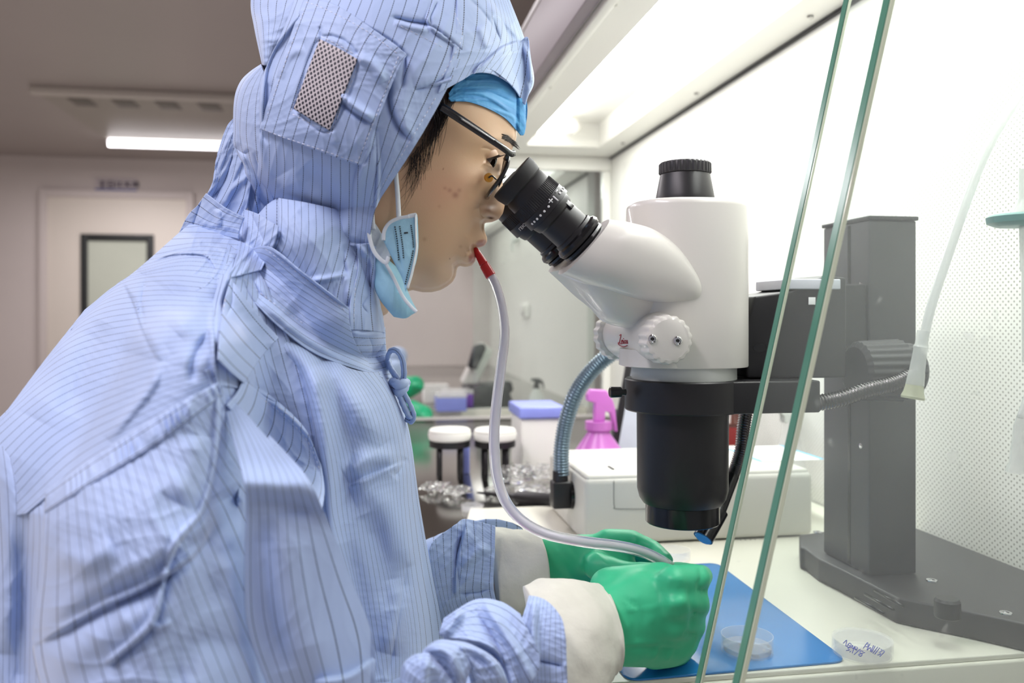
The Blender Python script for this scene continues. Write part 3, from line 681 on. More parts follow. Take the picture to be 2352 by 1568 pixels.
# ------------------------------------------------------------------ the hooded person
HY = .66                       # the head's midplane (same as the microscope's)
def tps(pts, vals, lam=1e-3):
    p = np.array(pts, float)/300; v = np.array(vals, float); n = len(p)
    d = np.linalg.norm(p[:, None]-p[None], axis=2); K = d*d*np.log(d+1e-9)+np.eye(n)*lam
    Q = np.hstack([np.ones((n, 1)), p]); A = np.block([[K, Q], [Q.T, np.zeros((3, 3))]])
    s = np.linalg.solve(A, np.concatenate([v, np.zeros(3)]))
    def f(x, y):
        q = np.stack([x.ravel(), y.ravel()], 1)/300; out = np.zeros(len(q))
        for a in range(0, len(q), 20000):
            dd = np.linalg.norm(q[a:a+20000, None]-p[None], axis=2); out[a:a+20000] = (dd*dd*np.log(dd+1e-9))@s[:n]+s[n]+q[a:a+20000]@s[n+1:]
        return out.reshape(x.shape)
    return f
def skin_mat():
    m = mat('skin', rgb(206, 168, 138), .42, noise=0, sss=.12, spec=.35)
    nt = m.node_tree; b = nt.nodes['Principled BSDF']; at = nt.nodes.new('ShaderNodeAttribute'); at.attribute_name = 'tint'
    nt.links.new(at.outputs['Color'], b.inputs['Base Color'])
    n = nt.nodes.new('ShaderNodeTexNoise'); n.inputs['Scale'].default_value = 900; bp = nt.nodes.new('ShaderNodeBump'); bp.inputs['Strength'].default_value = .12; bp.inputs['Distance'].default_value = .0004
    nt.links.new(n.outputs[0], bp.inputs['Height']); nt.links.new(bp.outputs[0], b.inputs['Normal'])
    return m
M['skin'] = skin_mat()
M['hair'] = mat('black_hair', rgb(28, 22, 20), .4, noise=.1, nscale=80)
M['lash'] = mat('dark_brow_hair', rgb(45, 34, 28), .6, noise=0)
face_prof = [(1187, 300), (1187, 315), (1184, 325), (1179, 338), (1170, 354), (1162, 372), (1157, 390), (1154, 410), (1155, 430), (1158, 446), (1160, 460), (1159, 474), (1155, 490), (1146, 503), (1133, 509), (1120, 510), (1113, 513), (1112, 524), (1115, 536), (1119, 545), (1119, 555), (1113, 564), (1103, 568), (1094, 570), (1091, 573), (1094, 580), (1095, 590), (1091, 601), (1083, 610), (1070, 613), (1058, 610), (1051, 613), (1049, 622), (1047, 634), (1040, 647), (1028, 657), (1012, 666), (992, 671), (970, 671), (948, 666), (925, 672), (905, 690), (890, 720), (840, 745), (780, 730), (735, 660), (710, 560), (690, 420), (672, 300), (690, 180), (745, 80), (830, 10), (930, -25), (1030, -22), (1110, 15), (1160, 85), (1188, 170), (1193, 230), (1190, 275)]
C0 = (985.0, 440.0)
fp = np.array(face_prof, float)
fine = []
for i in range(len(fp)):
    a, b = fp[i], fp[(i+1) % len(fp)]; n = max(2, int(np.linalg.norm(b-a)/1.6))
    for k in range(n): fine.append(a+(b-a)*k/n)
fine = np.array(fine)
for _ in range(3): fine = (np.roll(fine, 1, 0)+2*fine+np.roll(fine, -1, 0))/4
OUTP, OUTV = [], []
for x, y in face_prof: OUTP.append((x, y)); OUTV.append(0)
off = [((1150, 290), .034), ((1110, 260), .056), ((1060, 240), .068), ((1000, 200), .076), ((1165, 330), .018), ((1140, 322), .038), ((1110, 320), .054), ((1060, 320), .066), ((1000, 330), .071),
       ((1145, 352), .024), ((1128, 352), .035), ((1112, 362), .042), ((1090, 375), .052), ((1130, 385), .030), ((1110, 410), .046), ((1080, 420), .0575), ((1040, 430), .065), ((990, 440), .070), ((930, 430), .073), ((870, 420), .074),
       ((1144, 395), .013), ((1144, 425), .0125), ((1140, 450), .013), ((1128, 440), .024), ((1117, 470), .0205), ((1128, 488), .0175), ((1150, 480), .0095), ((1103, 470), .030), ((1100, 500), .0285), ((1085, 460), .048), ((1075, 510), .041), ((1040, 500), .057), ((1000, 520), .062), ((940, 520), .067),
       ((1103, 530), .016), ((1102, 552), .0165), ((1085, 570), .0215), ((1083, 590), .0165), ((1070, 575), .027), ((1060, 560), .036), ((1060, 600), .021), ((1035, 600), .033), ((1030, 630), .022), ((1000, 610), .043), ((1000, 645), .028), ((960, 600), .053), ((960, 650), .026), ((920, 600), .059), ((900, 640), .050), ((860, 600), .058), ((850, 680), .046), ((790, 640), .055), ((760, 560), .060),
       ((900, 300), .078), ((800, 300), .076), ((800, 420), .070), ((880, 180), .075), ((980, 100), .066), ((780, 180), .068), ((900, 60), .050), ((1080, 140), .060), ((1130, 200), .046), ((740, 350), .055), ((740, 250), .055), ((1060, 60), .045)]
for p_, o_ in off: OUTP.append(p_); OUTV.append(o_*o_)
fo2 = tps(OUTP, OUTV, 2e-5)
NR = 120; NA = len(fine)
rho = np.linspace(0, 1, NR+1)**.82
X = C0[0]+(fine[None, :, 0]-C0[0])*rho[:, None]; Y_ = C0[1]+(fine[None, :, 1]-C0[1])*rho[:, None]
def gau(x, y, cx_, cy_, sx, sy, rot=0):
    c, s = math.cos(rot), math.sin(rot); u = (x-cx_)*c+(y-cy_)*s; v = -(x-cx_)*s+(y-cy_)*c
    return np.exp(-(u/sx)**2-(v/sy)**2)
def face_off(X, Y_):
    o = np.sqrt(np.clip(fo2(X, Y_), 1e-8, None))
    d, s, t = seg_dist(X, Y_, [tuple(q) for q in fine[::3]]+[tuple(fine[0])])
    o = np.minimum(o, np.sqrt(np.clip(d, 0, None)*.00034*2*.020)+np.clip(d-6, 0, None)*.00034*4)
    g = gau
    dd = 0*o
    dd += .0030*g(X, Y_, 1122, 484, 15, 12) - .0036*g(X, Y_, 1127, 499, 8, 3.6, .15)      # nose wing, nostril
    dd += crease_disp(X, Y_, [('V', 3.0, 4.5, [(1104, 458), (1101, 476), (1105, 493), (1113, 500)]), ('v', 1.8, 9, [(1098, 500), (1086, 520), (1074, 545)]),
                              ('V', 2.8, 3.6, [(1097, 570), (1088, 571), (1078, 575), (1070, 579)]), ('r', 1.8, 7, [(1114, 556), (1100, 556), (1088, 565)]), ('r', 1.8, 8, [(1092, 592), (1080, 590), (1070, 584)]),
                              ('v', 1.0, 8, [(1064, 612), (1050, 602), (1040, 590)]),
                              ('V', 1.0, 3, [(1104, 340), (1120, 341), (1138, 350)]), ('v', 2.4, 6.5, [(1110, 362), (1122, 364), (1136, 368)]), ('r', 1.4, 4.5, [(1110, 372), (1122, 378), (1134, 384)]),
                              ('v', .8, 5, [(1104, 382), (1118, 394), (1132, 400)]), ('r', 1.4, 10, [(1120, 318), (1150, 318), (1176, 330)])])
    return np.clip(o+dd*np.clip(d/8, 0, 1), 0, None)
O = face_off(X, Y_); O[-1, :] = 0
near = arr_P(X, Y_, HY-O)
V = [tuple(near[0, 0])]; idx = {}
for r in range(1, NR+1):
    for a in range(NA): V.append(tuple(near[r, a]))
def vi(r, a): return 0 if r == 0 else 1+(r-1)*NA+(a % NA)
Fc = [(0, vi(1, a), vi(1, a+1)) for a in range(NA)]
for r in range(1, NR):
    for a in range(NA): Fc.append((vi(r, a), vi(r+1, a), vi(r+1, a+1), vi(r, a+1)))
nV = len(V); base_ring = 1+(NR-1)*NA
def mi(i): return i if i >= base_ring else nV+i
V2 = [(v[0], 2*HY-v[1], v[2]) for v in V[:base_ring]]
allV = V+V2; allF = Fc+[tuple(mi(i) for i in f[::-1]) for f in Fc]
# torso, arms as part of the same body
def cap_px(x0, y0, r0, Y0, x1, y1, r1, Y1, sq=1.0):
    a, b = P(x0, y0, Y0), P(x1, y1, Y1); s0 = (a-CV).dot(Fv)/FPX; s1 = (b-CV).dot(Fv)/FPX
    return (a, r0*s0, b, r1*s1, (1, sq, 1))
bodycaps = [cap_px(770, 600, 65, .66, 690, 860, 90, .67), cap_px(640, 980, 150, .68, 600, 1900, 200, .68, 1.0),
            (Vector((-.14, .56, ZC-.16)), .045, Vector((-.09, .50, ZC-.42)), .040), (Vector((-.09, .50, ZC-.42)), .040, P(1330, 1450, .55), .028),
            (Vector((-.21, .84, ZC-.16)), .050, Vector((-.18, .93, ZC-.40)), .043), (Vector((-.18, .93, ZC-.40)), .040, P(1200, 1290, .74), .028),
            (Vector((-.20, .58, ZC-.72)), .085, Vector((.15, .57, ZC-.55)), .065), (Vector((-.20, .76, ZC-.72)), .085, Vector((.15, .78, ZC-.55)), .065),
            (Vector((.15, .57, ZC-.55)), .062, Vector((.12, .57, ZC-.95)), .045), (Vector((.15, .78, ZC-.55)), .062, Vector((.12, .78, ZC-.95)), .045),
            (Vector((.12, .57, ZC-.99)), .036, Vector((.24, .56, ZC-1.005)), .03), (Vector((.12, .78, ZC-.99)), .036, Vector((.24, .79, ZC-1.005)), .03)]
bm_ = blob_mesh(bodycaps, .014, 4)
n0 = len(allV); allV += [tuple(v.co) for v in bm_.vertices]; allF += [tuple(i+n0 for i in p.vertices) for p in bm_.polygons]
me = bpy.data.meshes.new('person'); me.from_pydata(allV, [], allF); me.update()
person = link('person', me, M['skin'])
tag(person, 'person in pale blue pinstriped hooded coverall bending to the microscope, red mouthpiece in the lips', 'person')
co = np.array(allV); qx, qy = arr_px(co)
sk = np.array(rgb(210, 174, 140)[:3]); tint = np.tile(sk, (len(co), 1))
def mixc(w, c):
    global tint
    w = np.clip(w, 0, 1)[:, None]; tint = tint*(1-w)+np.array(rgb(*c)[:3])*w
hn = RNG.rand(3)
mixc(.35*gau(qx, qy, 1030, 440, 60, 50), (210, 150, 125)); mixc(.25*gau(qx, qy, 1000, 560, 70, 60), (205, 172, 140))
for x, y, r, w in ((1046, 448, 7, .55), (1033, 437, 5, .4), (1055, 437, 5, .35), (1022, 432, 4, .3), (1018, 388, 1.8, .8), (1033, 594, 1.6, .9), (975, 549, 5, .3), (1058, 566, 4, .3), (1044, 614, 3, .4), (1009, 474, 4, .2)): mixc(w*gau(qx, qy, x, y, r, r), (140, 92, 75))
lip = np.maximum(gau(qx, qy, 1106, 558, 14, 8.5, -.25), gau(qx, qy, 1086, 592, 10.5, 15, .35))
mixc(np.clip(lip*2.1-.5, 0, .85)*(co[:, 1] < 10), (170, 112, 100)); mixc(.9*gau(qx, qy, 1127, 500, 8, 3.6, .15), (60, 30, 25))
mixc(.4*gau(qx, qy, 1130, 480, 24, 22), (190, 140, 118))
eyeb = seg_dist(qx, qy, [(1160, 312), (1172, 318), (1180, 330)])[0]; mixc(.55*np.exp(-(eyeb/7)**2), (95, 70, 55))
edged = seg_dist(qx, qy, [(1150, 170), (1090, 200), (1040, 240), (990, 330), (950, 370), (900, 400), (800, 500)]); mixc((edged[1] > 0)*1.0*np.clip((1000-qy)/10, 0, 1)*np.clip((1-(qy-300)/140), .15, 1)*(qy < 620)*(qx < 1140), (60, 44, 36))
ca = me.color_attributes.new('tint', 'FLOAT_COLOR', 'POINT'); ca.data.foreach_set('color', np.hstack([tint, np.ones((len(co), 1))]).ravel().astype(np.float32))
me.set_sharp_from_angle(angle=math.radians(80))
def face_pt(x, y, lift=0): o = float(face_off(np.array([[float(x)]]), np.array([[float(y)]]))[0, 0]); return P(x, y, HY-o-lift)

# eye, brow, lashes
M['lid'] = mat('eyelid_skin', rgb(205, 166, 134), .45, noise=0)
def eye(side):
    c = P(1109, 362, HY-.0255); c = Vector((c.x, HY-.0255*side, c.z)); r = .0108; g = Vector((1, -.36*side, -.62)).normalized()
    def shell(nm, ax, r_, t1, m_, nn=14): return lathe(nm, [(r_*math.cos(t), r_*math.sin(t)+1e-5) for t in np.linspace(0, t1, nn)], c, ax, m_, person, 40, angle=80, caps=False)
    shell('eyeball', g, r, PI, MATS.get('eye_white') or mat('eye_white', rgb(150, 140, 134), .12, noise=0))
    shell('iris', g, r*1.012, .62, MATS.get('dark_iris') or mat('dark_iris', rgb(30, 22, 18), .06, noise=0))
    up = Vector((-.30, -.18*side, .93)).normalized(); shell('upper_eyelid', up, r*1.10, 1.66, M['lid']); shell('lower_eyelid', Vector((-.42, -.12*side, -.90)).normalized(), r*1.07, .92, M['lid'])
    if side > 0:
        L = []; u = up.cross(Vector((0, 1, 0))).normalized(); w_ = up.cross(u).normalized()
        for k in range(30):
            t = -.15+1.65*k/29; dr = None
            q = (u*math.cos(t)+w_*math.sin(t)); q = q if q.x > 0 or True else q
            for sg in (1,):
                fw = Vector((math.cos(t), -math.sin(t), 0)); fw = (fw-up*fw.dot(up)).normalized()
                p0 = c+up*(r*1.10*math.cos(1.66))+fw*(r*1.10*math.sin(1.66)); L.append(tube_data([p0, p0+fw*.0022+Vector((0, 0, -.0014)), p0+fw*.0048+Vector((.0006, 0, -.0012))], [.00022, .00015, .00004], seg=4, n=5))
        joined('eyelashes', L, M['lash'], person)['kind'] = 'stuff'
eye(1); eye(-1)
D = []; r = random.Random(3)
for k in range(170):
    t = r.random(); x0, y0 = 1152+31*t, 314+18*t**1.4+r.uniform(-7, 6); a = face_pt(x0, y0, .0002); L = 10+6*r.random()
    b = face_pt(x0+L*.8, min(y0+L*(.15+.5*t), 344), .0012); D.append(tube_data([a, (a+b)/2+Vector((0, -.0006, 0)), b], [.00016, .00013, .00004], seg=4, n=5))
o = joined('eyebrow', D, M['lash'], person); o['kind'] = 'stuff'
D = []
for k in range(105):
    t = r.random(); x0 = 1040-95*t+r.uniform(-8, 8); y0 = 232+135*t+r.uniform(-8, 8); L = r.uniform(30, 110)*(1-.35*abs(t-.6)); bend = r.uniform(-30, 10)
    ex, ey = x0+bend*.6+r.uniform(-14, 26)*(.3+.7*t)-10, y0+L
    if ex > 1010: ex = 1010-r.random()*20
    pts = [face_pt(x0, y0, .001+.003*r.random()), face_pt((x0+ex)/2-bend*.2, (y0+ey)/2, .0015+.003*r.random()), face_pt(ex, ey, .0008)]
    D.append(tube_data(pts, [.00017, .00013, .00006], seg=4, n=9))
for k in range(10):
    x0, y0 = 965+r.uniform(-15, 15), 350+r.uniform(-15, 20); ex, ey = 925+r.uniform(-15, 30), 455+r.uniform(-30, 30)
    D.append(tube_data([face_pt(x0, y0, .002), face_pt(x0-5+r.uniform(-14, 14), (y0+ey)/2, .003), face_pt(ex, ey, .001)], [.00015, .0001, .00005], seg=4, n=12))
o = joined('hair_strands', D, M['hair'], person); o['kind'] = 'stuff'
D = []
for k in range(14):
    x0 = 1030-34*r.random(); y0 = 222+(1030-x0)*1.3+r.uniform(-20, 30); D.append(tube_data([face_pt(x0-14, y0-8, .001), face_pt(x0, y0+10, .0022), face_pt(x0-8+r.uniform(-6, 10), y0+45, .001)], [.0005, .0006, .0001], seg=5, n=8))
o = joined('hair_lock', D, M['hair'], person); o['kind'] = 'stuff'

# ------------------------------------------------------------------ cloth
def cloth_mat(name, base, line, lw=.075, dash=True, tw=.0, rough=.62, sheen=.25):
    m = bpy.data.materials.new(name); m.use_nodes = True; nt = m.node_tree; b = nt.nodes['Principled BSDF']; N = nt.nodes.new; L = nt.links.new
    uv = N('ShaderNodeUVMap'); uv.uv_map = 'st'; sp = N('ShaderNodeSeparateXYZ'); L(uv.outputs[0], sp.inputs[0])
    def mth(op, a, b_=None):
        n = N('ShaderNodeMath'); n.operation = op
        for i, x in enumerate((a, b_)):
            if x is None: continue
            if isinstance(x, (int, float)): n.inputs[i].default_value = x
            else: L(x, n.inputs[i])
        return n.outputs[0]
    nz = N('ShaderNodeTexNoise'); nz.inputs['Scale'].default_value = 900; tc = N('ShaderNodeTexCoord'); L(tc.outputs['Object'], nz.inputs['Vector'])
    fu = mth('FRACT', sp.outputs[0]); near_ = mth('ABSOLUTE', mth('SUBTRACT', fu, .5)); ln = mth('LESS_THAN', near_, lw/2)
    if dash: ln = mth('MULTIPLY', ln, mth('LESS_THAN', mth('FRACT', sp.outputs[1]), .82))
    n2 = N('ShaderNodeTexNoise'); n2.inputs['Scale'].default_value = 14; L(tc.outputs['Object'], n2.inputs['Vector'])
    r = N('ShaderNodeMapRange'); r.inputs['To Min'].default_value = .93; r.inputs['To Max'].default_value = 1.07; L(n2.outputs[0], r.inputs[0])
    x0 = N('ShaderNodeMix'); x0.data_type = 'RGBA'; x0.blend_type = 'MULTIPLY'; x0.inputs[0].default_value = 1; x0.inputs[6].default_value = base; L(r.outputs[0], x0.inputs[7])
    x = N('ShaderNodeMix'); x.data_type = 'RGBA'; L(mth('MULTIPLY', ln, .86), x.inputs[0]); L(x0.outputs[2], x.inputs[6]); x.inputs[7].default_value = line
    L(x.outputs[2], b.inputs['Base Color']); b.inputs['Roughness'].default_value = rough; b.inputs['Specular IOR Level'].default_value = .3
    b.inputs['Sheen Weight'].default_value = sheen; b.inputs['Sheen Roughness'].default_value = .4
    bp = N('ShaderNodeBump'); bp.inputs['Strength'].default_value = .15; bp.inputs['Distance'].default_value = .0003; L(nz.outputs[0], bp.inputs['Height']); L(bp.outputs[0], b.inputs['Normal'])
    return m
M['cloth'] = cloth_mat('blue_pinstripe_cloth', rgb(170, 191, 229), rgb(20, 22, 52), .070)
M['cap'] = cloth_mat('blue_nonwoven', rgb(84, 165, 220), rgb(68, 148, 208), .5, False)
M['stitch'] = mat('white_thread', rgb(220, 225, 240), .6, noise=0)

PR = []   # depth prims: x0,y0,r0,Y0,k0, x1,y1,r1,Y1,k1
def prim(*a): PR.append(a)
prim(850, 240, 312, .66, .115, 870, 160, 312, .66, .115)         # hood
prim(700, 560, 150, .66, .100, 760, 720, 130, .66, .095)         # neck
prim(560, 760, 190, .665, .125, 640, 1000, 300, .67, .125)       # chest, top
prim(640, 1000, 300, .67, .125, 660, 1750, 370, .67, .135)       # chest, down
prim(470, 720, 190, .64, .120, 200, 1150, 330, .66, .165)        # upper back
prim(200, 1150, 330, .66, .165, 120, 1700, 400, .66, .170)
prim(440, 850, 150, .530, .100, 330, 1250, 240, .490, .095)      # near shoulder, sleeve
prim(330, 1250, 240, .490, .095, 360, 1750, 270, .47, .100)
prim(690, 1250, 120, .505, .055, 740, 1650, 150, .490, .070)     # front of the near sleeve
def field(x, y, only=None, cap=None, eps=.010):
    acc = np.zeros(x.shape)
    for i, (x0, y0, r0, Y0, k0, x1, y1, r1, Y1, k1) in enumerate(PR):
        if only is not None and i not in only: continue
        dx, dy = x1-x0, y1-y0; L2 = dx*dx+dy*dy
        t = np.clip(((x-x0)*dx+(y-y0)*dy)/L2, 0, 1); d = np.hypot(x-x0-t*dx, y-y0-t*dy)
        rr = r0+(r1-r0)*t; Yc = Y0+(Y1-Y0)*t; k = k0+(k1-k0)*t; q = d/rr
        h = np.where(q < .98, k*np.sqrt(np.clip(1-q*q, 0, 1)), k*.199-k*(q-.98)*2.2)
        acc += np.exp(-(Yc-h-.5)/eps)
    Yv = .5-eps*np.log(acc+1e-30)
    if only is not None and len(only) < 3 and only[0] in (0, 1):        # clear the head and jaw under the cloth
        q = fo2(x, y); Yv = np.where(q > 0, np.minimum(Yv, HY-np.sqrt(np.clip(q, 0, .0068))-.004), Yv)
    return np.minimum(Yv, cap) if cap else Yv
BV = []   # surfaces for ray-casting stitches
def patch(name, guides, lift=.004, cr=(), wr=(.8, 90), n=(150, 190), seal='', only=None, cap=None, mirror=False, m=None, parent=None, dash=5.0, edge=.004, tuck='', bulge=0, Yf=None, post=None, eps=.010, thick=.0007, seed=None, label=None):
    """a piece of cloth: guides = [(stripe number, [points along the stripe])]"""
    m = m or M['cloth']; parent = parent if parent is not None else coverall; Nu, Nv = n
    C = 14; rows = []; lens = []
    for s, pl in guides: q, L = arcres(pl, C); rows.append(np.hstack([q, np.full((C, 1), float(s))])); lens.append(L)
    A = np.array(rows)                                        # G, C, 3
    A = np.stack([spline(A[:, j, :], Nu) for j in range(C)], 1)
    A = np.stack([spline(A[i], Nv) for i in range(Nu)], 0)     # Nu, Nv, 3
    x, y, s = A[..., 0], A[..., 1], A[..., 2]
    Y = (Yf(x, y) if Yf else field(x, y, only, cap, eps)) - lift
    h = crease_disp(x, y, cr)
    if wr: h = h+wrinkle(x, y, wr[0], wr[1], abs(seed if seed is not None else len(name)+int(guides[0][1][0][0])), wr[2] if len(wr) > 2 else None)
    if wr: h = h+wrinkle(x, y, wr[0]*.30, max(20, wr[1]*.34), abs(seed if seed is not None else len(name)+int(guides[0][1][0][0]))+77)
    U, Vv = np.meshgrid(np.linspace(0, 1, Nu), np.linspace(0, 1, Nv), indexing='ij')
    if bulge: h = h+bulge*np.sin(PI*U)**.6*np.sin(PI*Vv)**.6
    Y = Y-h
    for c_, E in (('a', U), ('b', 1-U), ('c', Vv), ('d', 1-Vv)):
        if c_ in seal:
            w = np.clip(E/.22, 0, 1); g = np.sqrt(np.clip(1-(1-w)**2, 0, 1)); Ym = cap if cap else HY
            Y = Ym-(Ym-Y)*g
        if c_ in tuck: Y = Y+edge*np.clip(1-E/.05, 0, 1)**2*2
    if post: x, y, Y = post(x, y, Y, U, Vv)
    co_ = arr_P(x, y, Y).reshape(-1, 3)
    I = np.arange(Nu*Nv).reshape(Nu, Nv); f = np.stack([I[:-1, :-1], I[1:, :-1], I[1:, 1:], I[:-1, 1:]], -1).reshape(-1, 4)
    st = np.stack([s.ravel(), (Vv*np.mean(lens)/dash).ravel()], 1)
    if mirror:
        c2 = co_.copy(); c2[:, 1] = 2*(cap or HY)-c2[:, 1]; nn = len(co_); co_ = np.vstack([co_, c2]); f = np.vstack([f, f[:, ::-1]+nn]); st = np.vstack([st, st])
    me = bpy.data.meshes.new(name); me.vertices.add(len(co_)); me.vertices.foreach_set('co', co_.ravel())
    me.loops.add(f.size); me.loops.foreach_set('vertex_index', f.ravel()); me.polygons.add(len(f)); me.polygons.foreach_set('loop_start', np.arange(0, f.size, 4)); 
    me.update(calc_edges=True); uv = me.uv_layers.new(name='st'); uv.data.foreach_set('uv', st[f.ravel()].astype(np.float32).ravel())
    o = link(name, me, m, parent)
    sm = o.modifiers.new('thickness', 'SOLIDIFY'); sm.thickness = thick; sm.offset = 0
    BV.append(BVHTree.FromPolygons([tuple(q) for q in co_], [tuple(q) for q in f.tolist()]))
    if label: o['label'] = label
    return o
def hit(px, py, lift=.0008):
    d = ray(px, py); best = None
    for b in BV:
        h = b.ray_cast(CV, d)
        if h[0] is not None and (best is None or h[3] < best[1]): best = (h[0], h[3])
    return None if best is None else best[0]-d.normalized()*lift
# under-garment volume that closes the coverall all round
def prim_caps(i, sc=.93):
    x0, y0, r0, Y0, k0, x1, y1, r1, Y1, k1 = PR[i]
    a, b = P(x0, y0, Y0), P(x1, y1, Y1); s0, s1 = (a-CV).dot(Fv)/FPX, (b-CV).dot(Fv)/FPX
    f0, f1 = sc*(Y0-k0*.75)/Y0, sc*(Y1-k1*.75)/Y1
    return (a, r0*s0*f0, b, r1*s1*f1, (1, k0/(r0*s0), 1))
cc = [prim_caps(i) for i in (1, 2, 3, 4, 5, 6, 7)]
cc += [(Vector((-.20, .58, ZC-.70)), .10, Vector((.13, .57, ZC-.56)), .085), (Vector((-.20, .76, ZC-.70)), .10, Vector((.13, .78, ZC-.56)), .085),
       (Vector((.13, .57, ZC-.56)), .082, Vector((.10, .57, ZC-.95)), .062), (Vector((.13, .78, ZC-.56)), .082, Vector((.10, .78, ZC-.95)), .062),
       (Vector((.11, .57, ZC-.985)), .045, Vector((.22, .56, ZC-1.0)), .038), (Vector((.11, .78, ZC-.985)), .045, Vector((.22, .79, ZC-1.0)), .038),
       (Vector((-.10, .80, ZC-.16)), .085, Vector((-.12, .92, ZC-.38)), .07), (Vector((-.12, .92, ZC-.38)), .068, P(1130, 1300, .745), .045)]
cm = blob_mesh(cc, .012, 6)
cq = np.array([v.co for v in cm.vertices]); a_, b_ = arr_px(cq)
Yn = np.maximum(cq[:, 1], np.where(cq[:, 2] > ZC-.50, field(a_, b_, [1, 2, 3, 4, 5, 6, 7], .74)+.016, cq[:, 1])); cq2 = arr_P(a_, b_, Yn); cm.vertices.foreach_set('co', cq2.ravel()); cm.update()
uvl = cm.uv_layers.new(name='st'); li = np.zeros(len(cm.loops), int); cm.loops.foreach_get('vertex_index', li)
uvl.data.foreach_set('uv', np.stack([a_[li]/24, b_[li]/7], 1).astype(np.float32).ravel())
coverall = link('coverall', cm, M['cloth'], person)
# mirror-side of hood etc. come with the patches below
# ---- hood
hood_G = [(0, [(572, 505), (592, 400), (597, 290), (603, 180), (655, 60), (700, -60), (760, -150)]),
          (3.5, [(645, 528), (655, 390), (650, 280), (672, 160), (720, 40), (765, -60), (800, -155)]),
          (7, [(722, 545), (730, 400), (730, 290), (750, 170), (795, 60), (838, -50), (860, -150)]),
          (10.5, [(800, 562), (803, 440), (805, 340), (830, 220), (875, 90), (912, -20), (935, -145)]),
          (13.5, [(835, 572), (850, 460), (872, 360), (908, 240), (950, 120), (990, 10), (1010, -130)]),
          (16.5, [(846, 585), (862, 480), (915, 395), (968, 310), (1022, 212), (1062, 110), (1075, -90)])]
patch('hood_side', hood_G, .006, only=[0], cap=HY, mirror=True, wr=(1.6, 110, .4), n=(240, 260), eps=.004, tuck='', cr=[
    ('V', 6, 5, [(1094, 164), (1050, 108), (990, 60), (940, 50), (895, 38)]), ('V', 5, 5, [(992, 58), (988, 40), (1004, 5)]), ('V', 6, 5, [(893, 185), (897, 250), (915, 290), (945, 326)]), ('V', 5, 5, [(1060, 158), (1010, 185), (950, 208)]), ('V', 4, 4, [(935, 125), (928, 160), (924, 205)]), ('s', 6, 34, [(722, -5), (660, 70), (612, 150), (600, 300)]), ('r', 4, 10, [(604, 160), (598, 290), (604, 370), (640, 430)]),
    ('v', 5, 7, [(895, 180), (893, 230), (915, 290), (945, 325)]), ('s', 4.5, 22, [(945, 325), (905, 270), (893, 200)]),
    ('v', 4, 6, [(775, 225), (810, 258), (855, 285)]), ('r', 5, 9, [(782, 215), (815, 245), (850, 275)]), ('r', 4.5, 12, [(820, 130), (870, 150), (880, 185)]),
    ('s', 7, 26, [(863, 300), (868, 400), (860, 500), (848, 580)]), ('V', 6, 6, [(862, 290), (866, 380), (858, 480)]), ('r', 5, 13, [(838, 250), (845, 330), (818, 430), (800, 540)]), ('V', 5, 8, [(855, 275), (836, 340), (812, 420), (808, 540)]),
    ('s', 5, 26, [(1090, 165), (1010, 190), (950, 200)]), ('v', 3, 5, [(900, 40), (940, 52), (985, 60)]), ('r', 3.5, 8, [(905, 50), (950, 62), (985, 70)]),
    ('s', 6, 24, [(1095, 160), (1040, 100), (985, 55), (1000, 0)]), ('r', 6, 28, [(600, 560), (700, 520), (800, 545)]), ('V', 6, 12, [(575, 470), (650, 520), (760, 548), (840, 560)]),
    ('r', 5, 30, [(650, 400), (690, 460), (760, 470)]), ('v', 5, 26, [(700, 380), (740, 420), (780, 500)]), ('v', 2.2, 3, [(745, 5), (830, 55), (925, 118), (928, 200)]), ('V', 3.5, 5, [(860, 330), (835, 380)]),
    ('r', 3, 6, [(760, 300), (772, 330)]), ('v', 3, 5, [(735, 60), (737, 80)]), ('r', 4, 16, [(625, 200), (650, 160), (690, 120)]), ('v', 3.2, 7, [(620, 330), (600, 300), (590, 240)])])
front_G = [(0, [(1006, 214), (1040, 120), (1050, 10), (1046, -100)]), (2, [(1060, 185), (1095, 110), (1108, 20), (1095, -90)]), (4.5, [(1092, 168), (1132, 100), (1140, 30), (1112, -80)]),
           (7, [(1135, 172), (1165, 120), (1165, 50), (1128, -70)]), (9, [(1180, 200), (1195, 140), (1187, 78), (1140, -60)]), (10.5, [(1204, 236), (1213, 160), (1206, 95), (1150, -50)])]
patch('hood_front', front_G, .0075, only=[0], cap=HY, mirror=True, seal='b', wr=(2.0, 70), n=(120, 150), eps=.004, cr=[('s', 6, 18, [(1088, 168), (1110, 150), (1155, 110), (1200, 96)]), ('V', 5, 6, [(1070, -10), (1110, 30), (1150, 90)]), ('r', 5, 9, [(1120, 10), (1160, 50), (1196, 92)]), ('V', 4, 5, [(1130, 40), (1150, 100)]), ('r', 4, 10, [(1100, 60), (1120, 110)])])
patch('hood_brim', [(0, [(1088, 170), (1100, 150), (1118, 138)]), (3, [(1120, 158), (1140, 135), (1158, 118)]), (6, [(1155, 178), (1175, 140), (1192, 98)]), (8, [(1184, 208), (1200, 150), (1208, 85)]), (9, [(1204, 240), (1217, 165), (1214, 92)]), (10, [(1210, 225), (1226, 185), (1215, 120)])], .011, only=[0], cap=HY, mirror=True, seal='b', wr=(2.6, 45), n=(90, 70), eps=.004, cr=[('r', 4, 6, [(1196, 95), (1212, 130), (1220, 190)])], label='folded-up lighter brim')
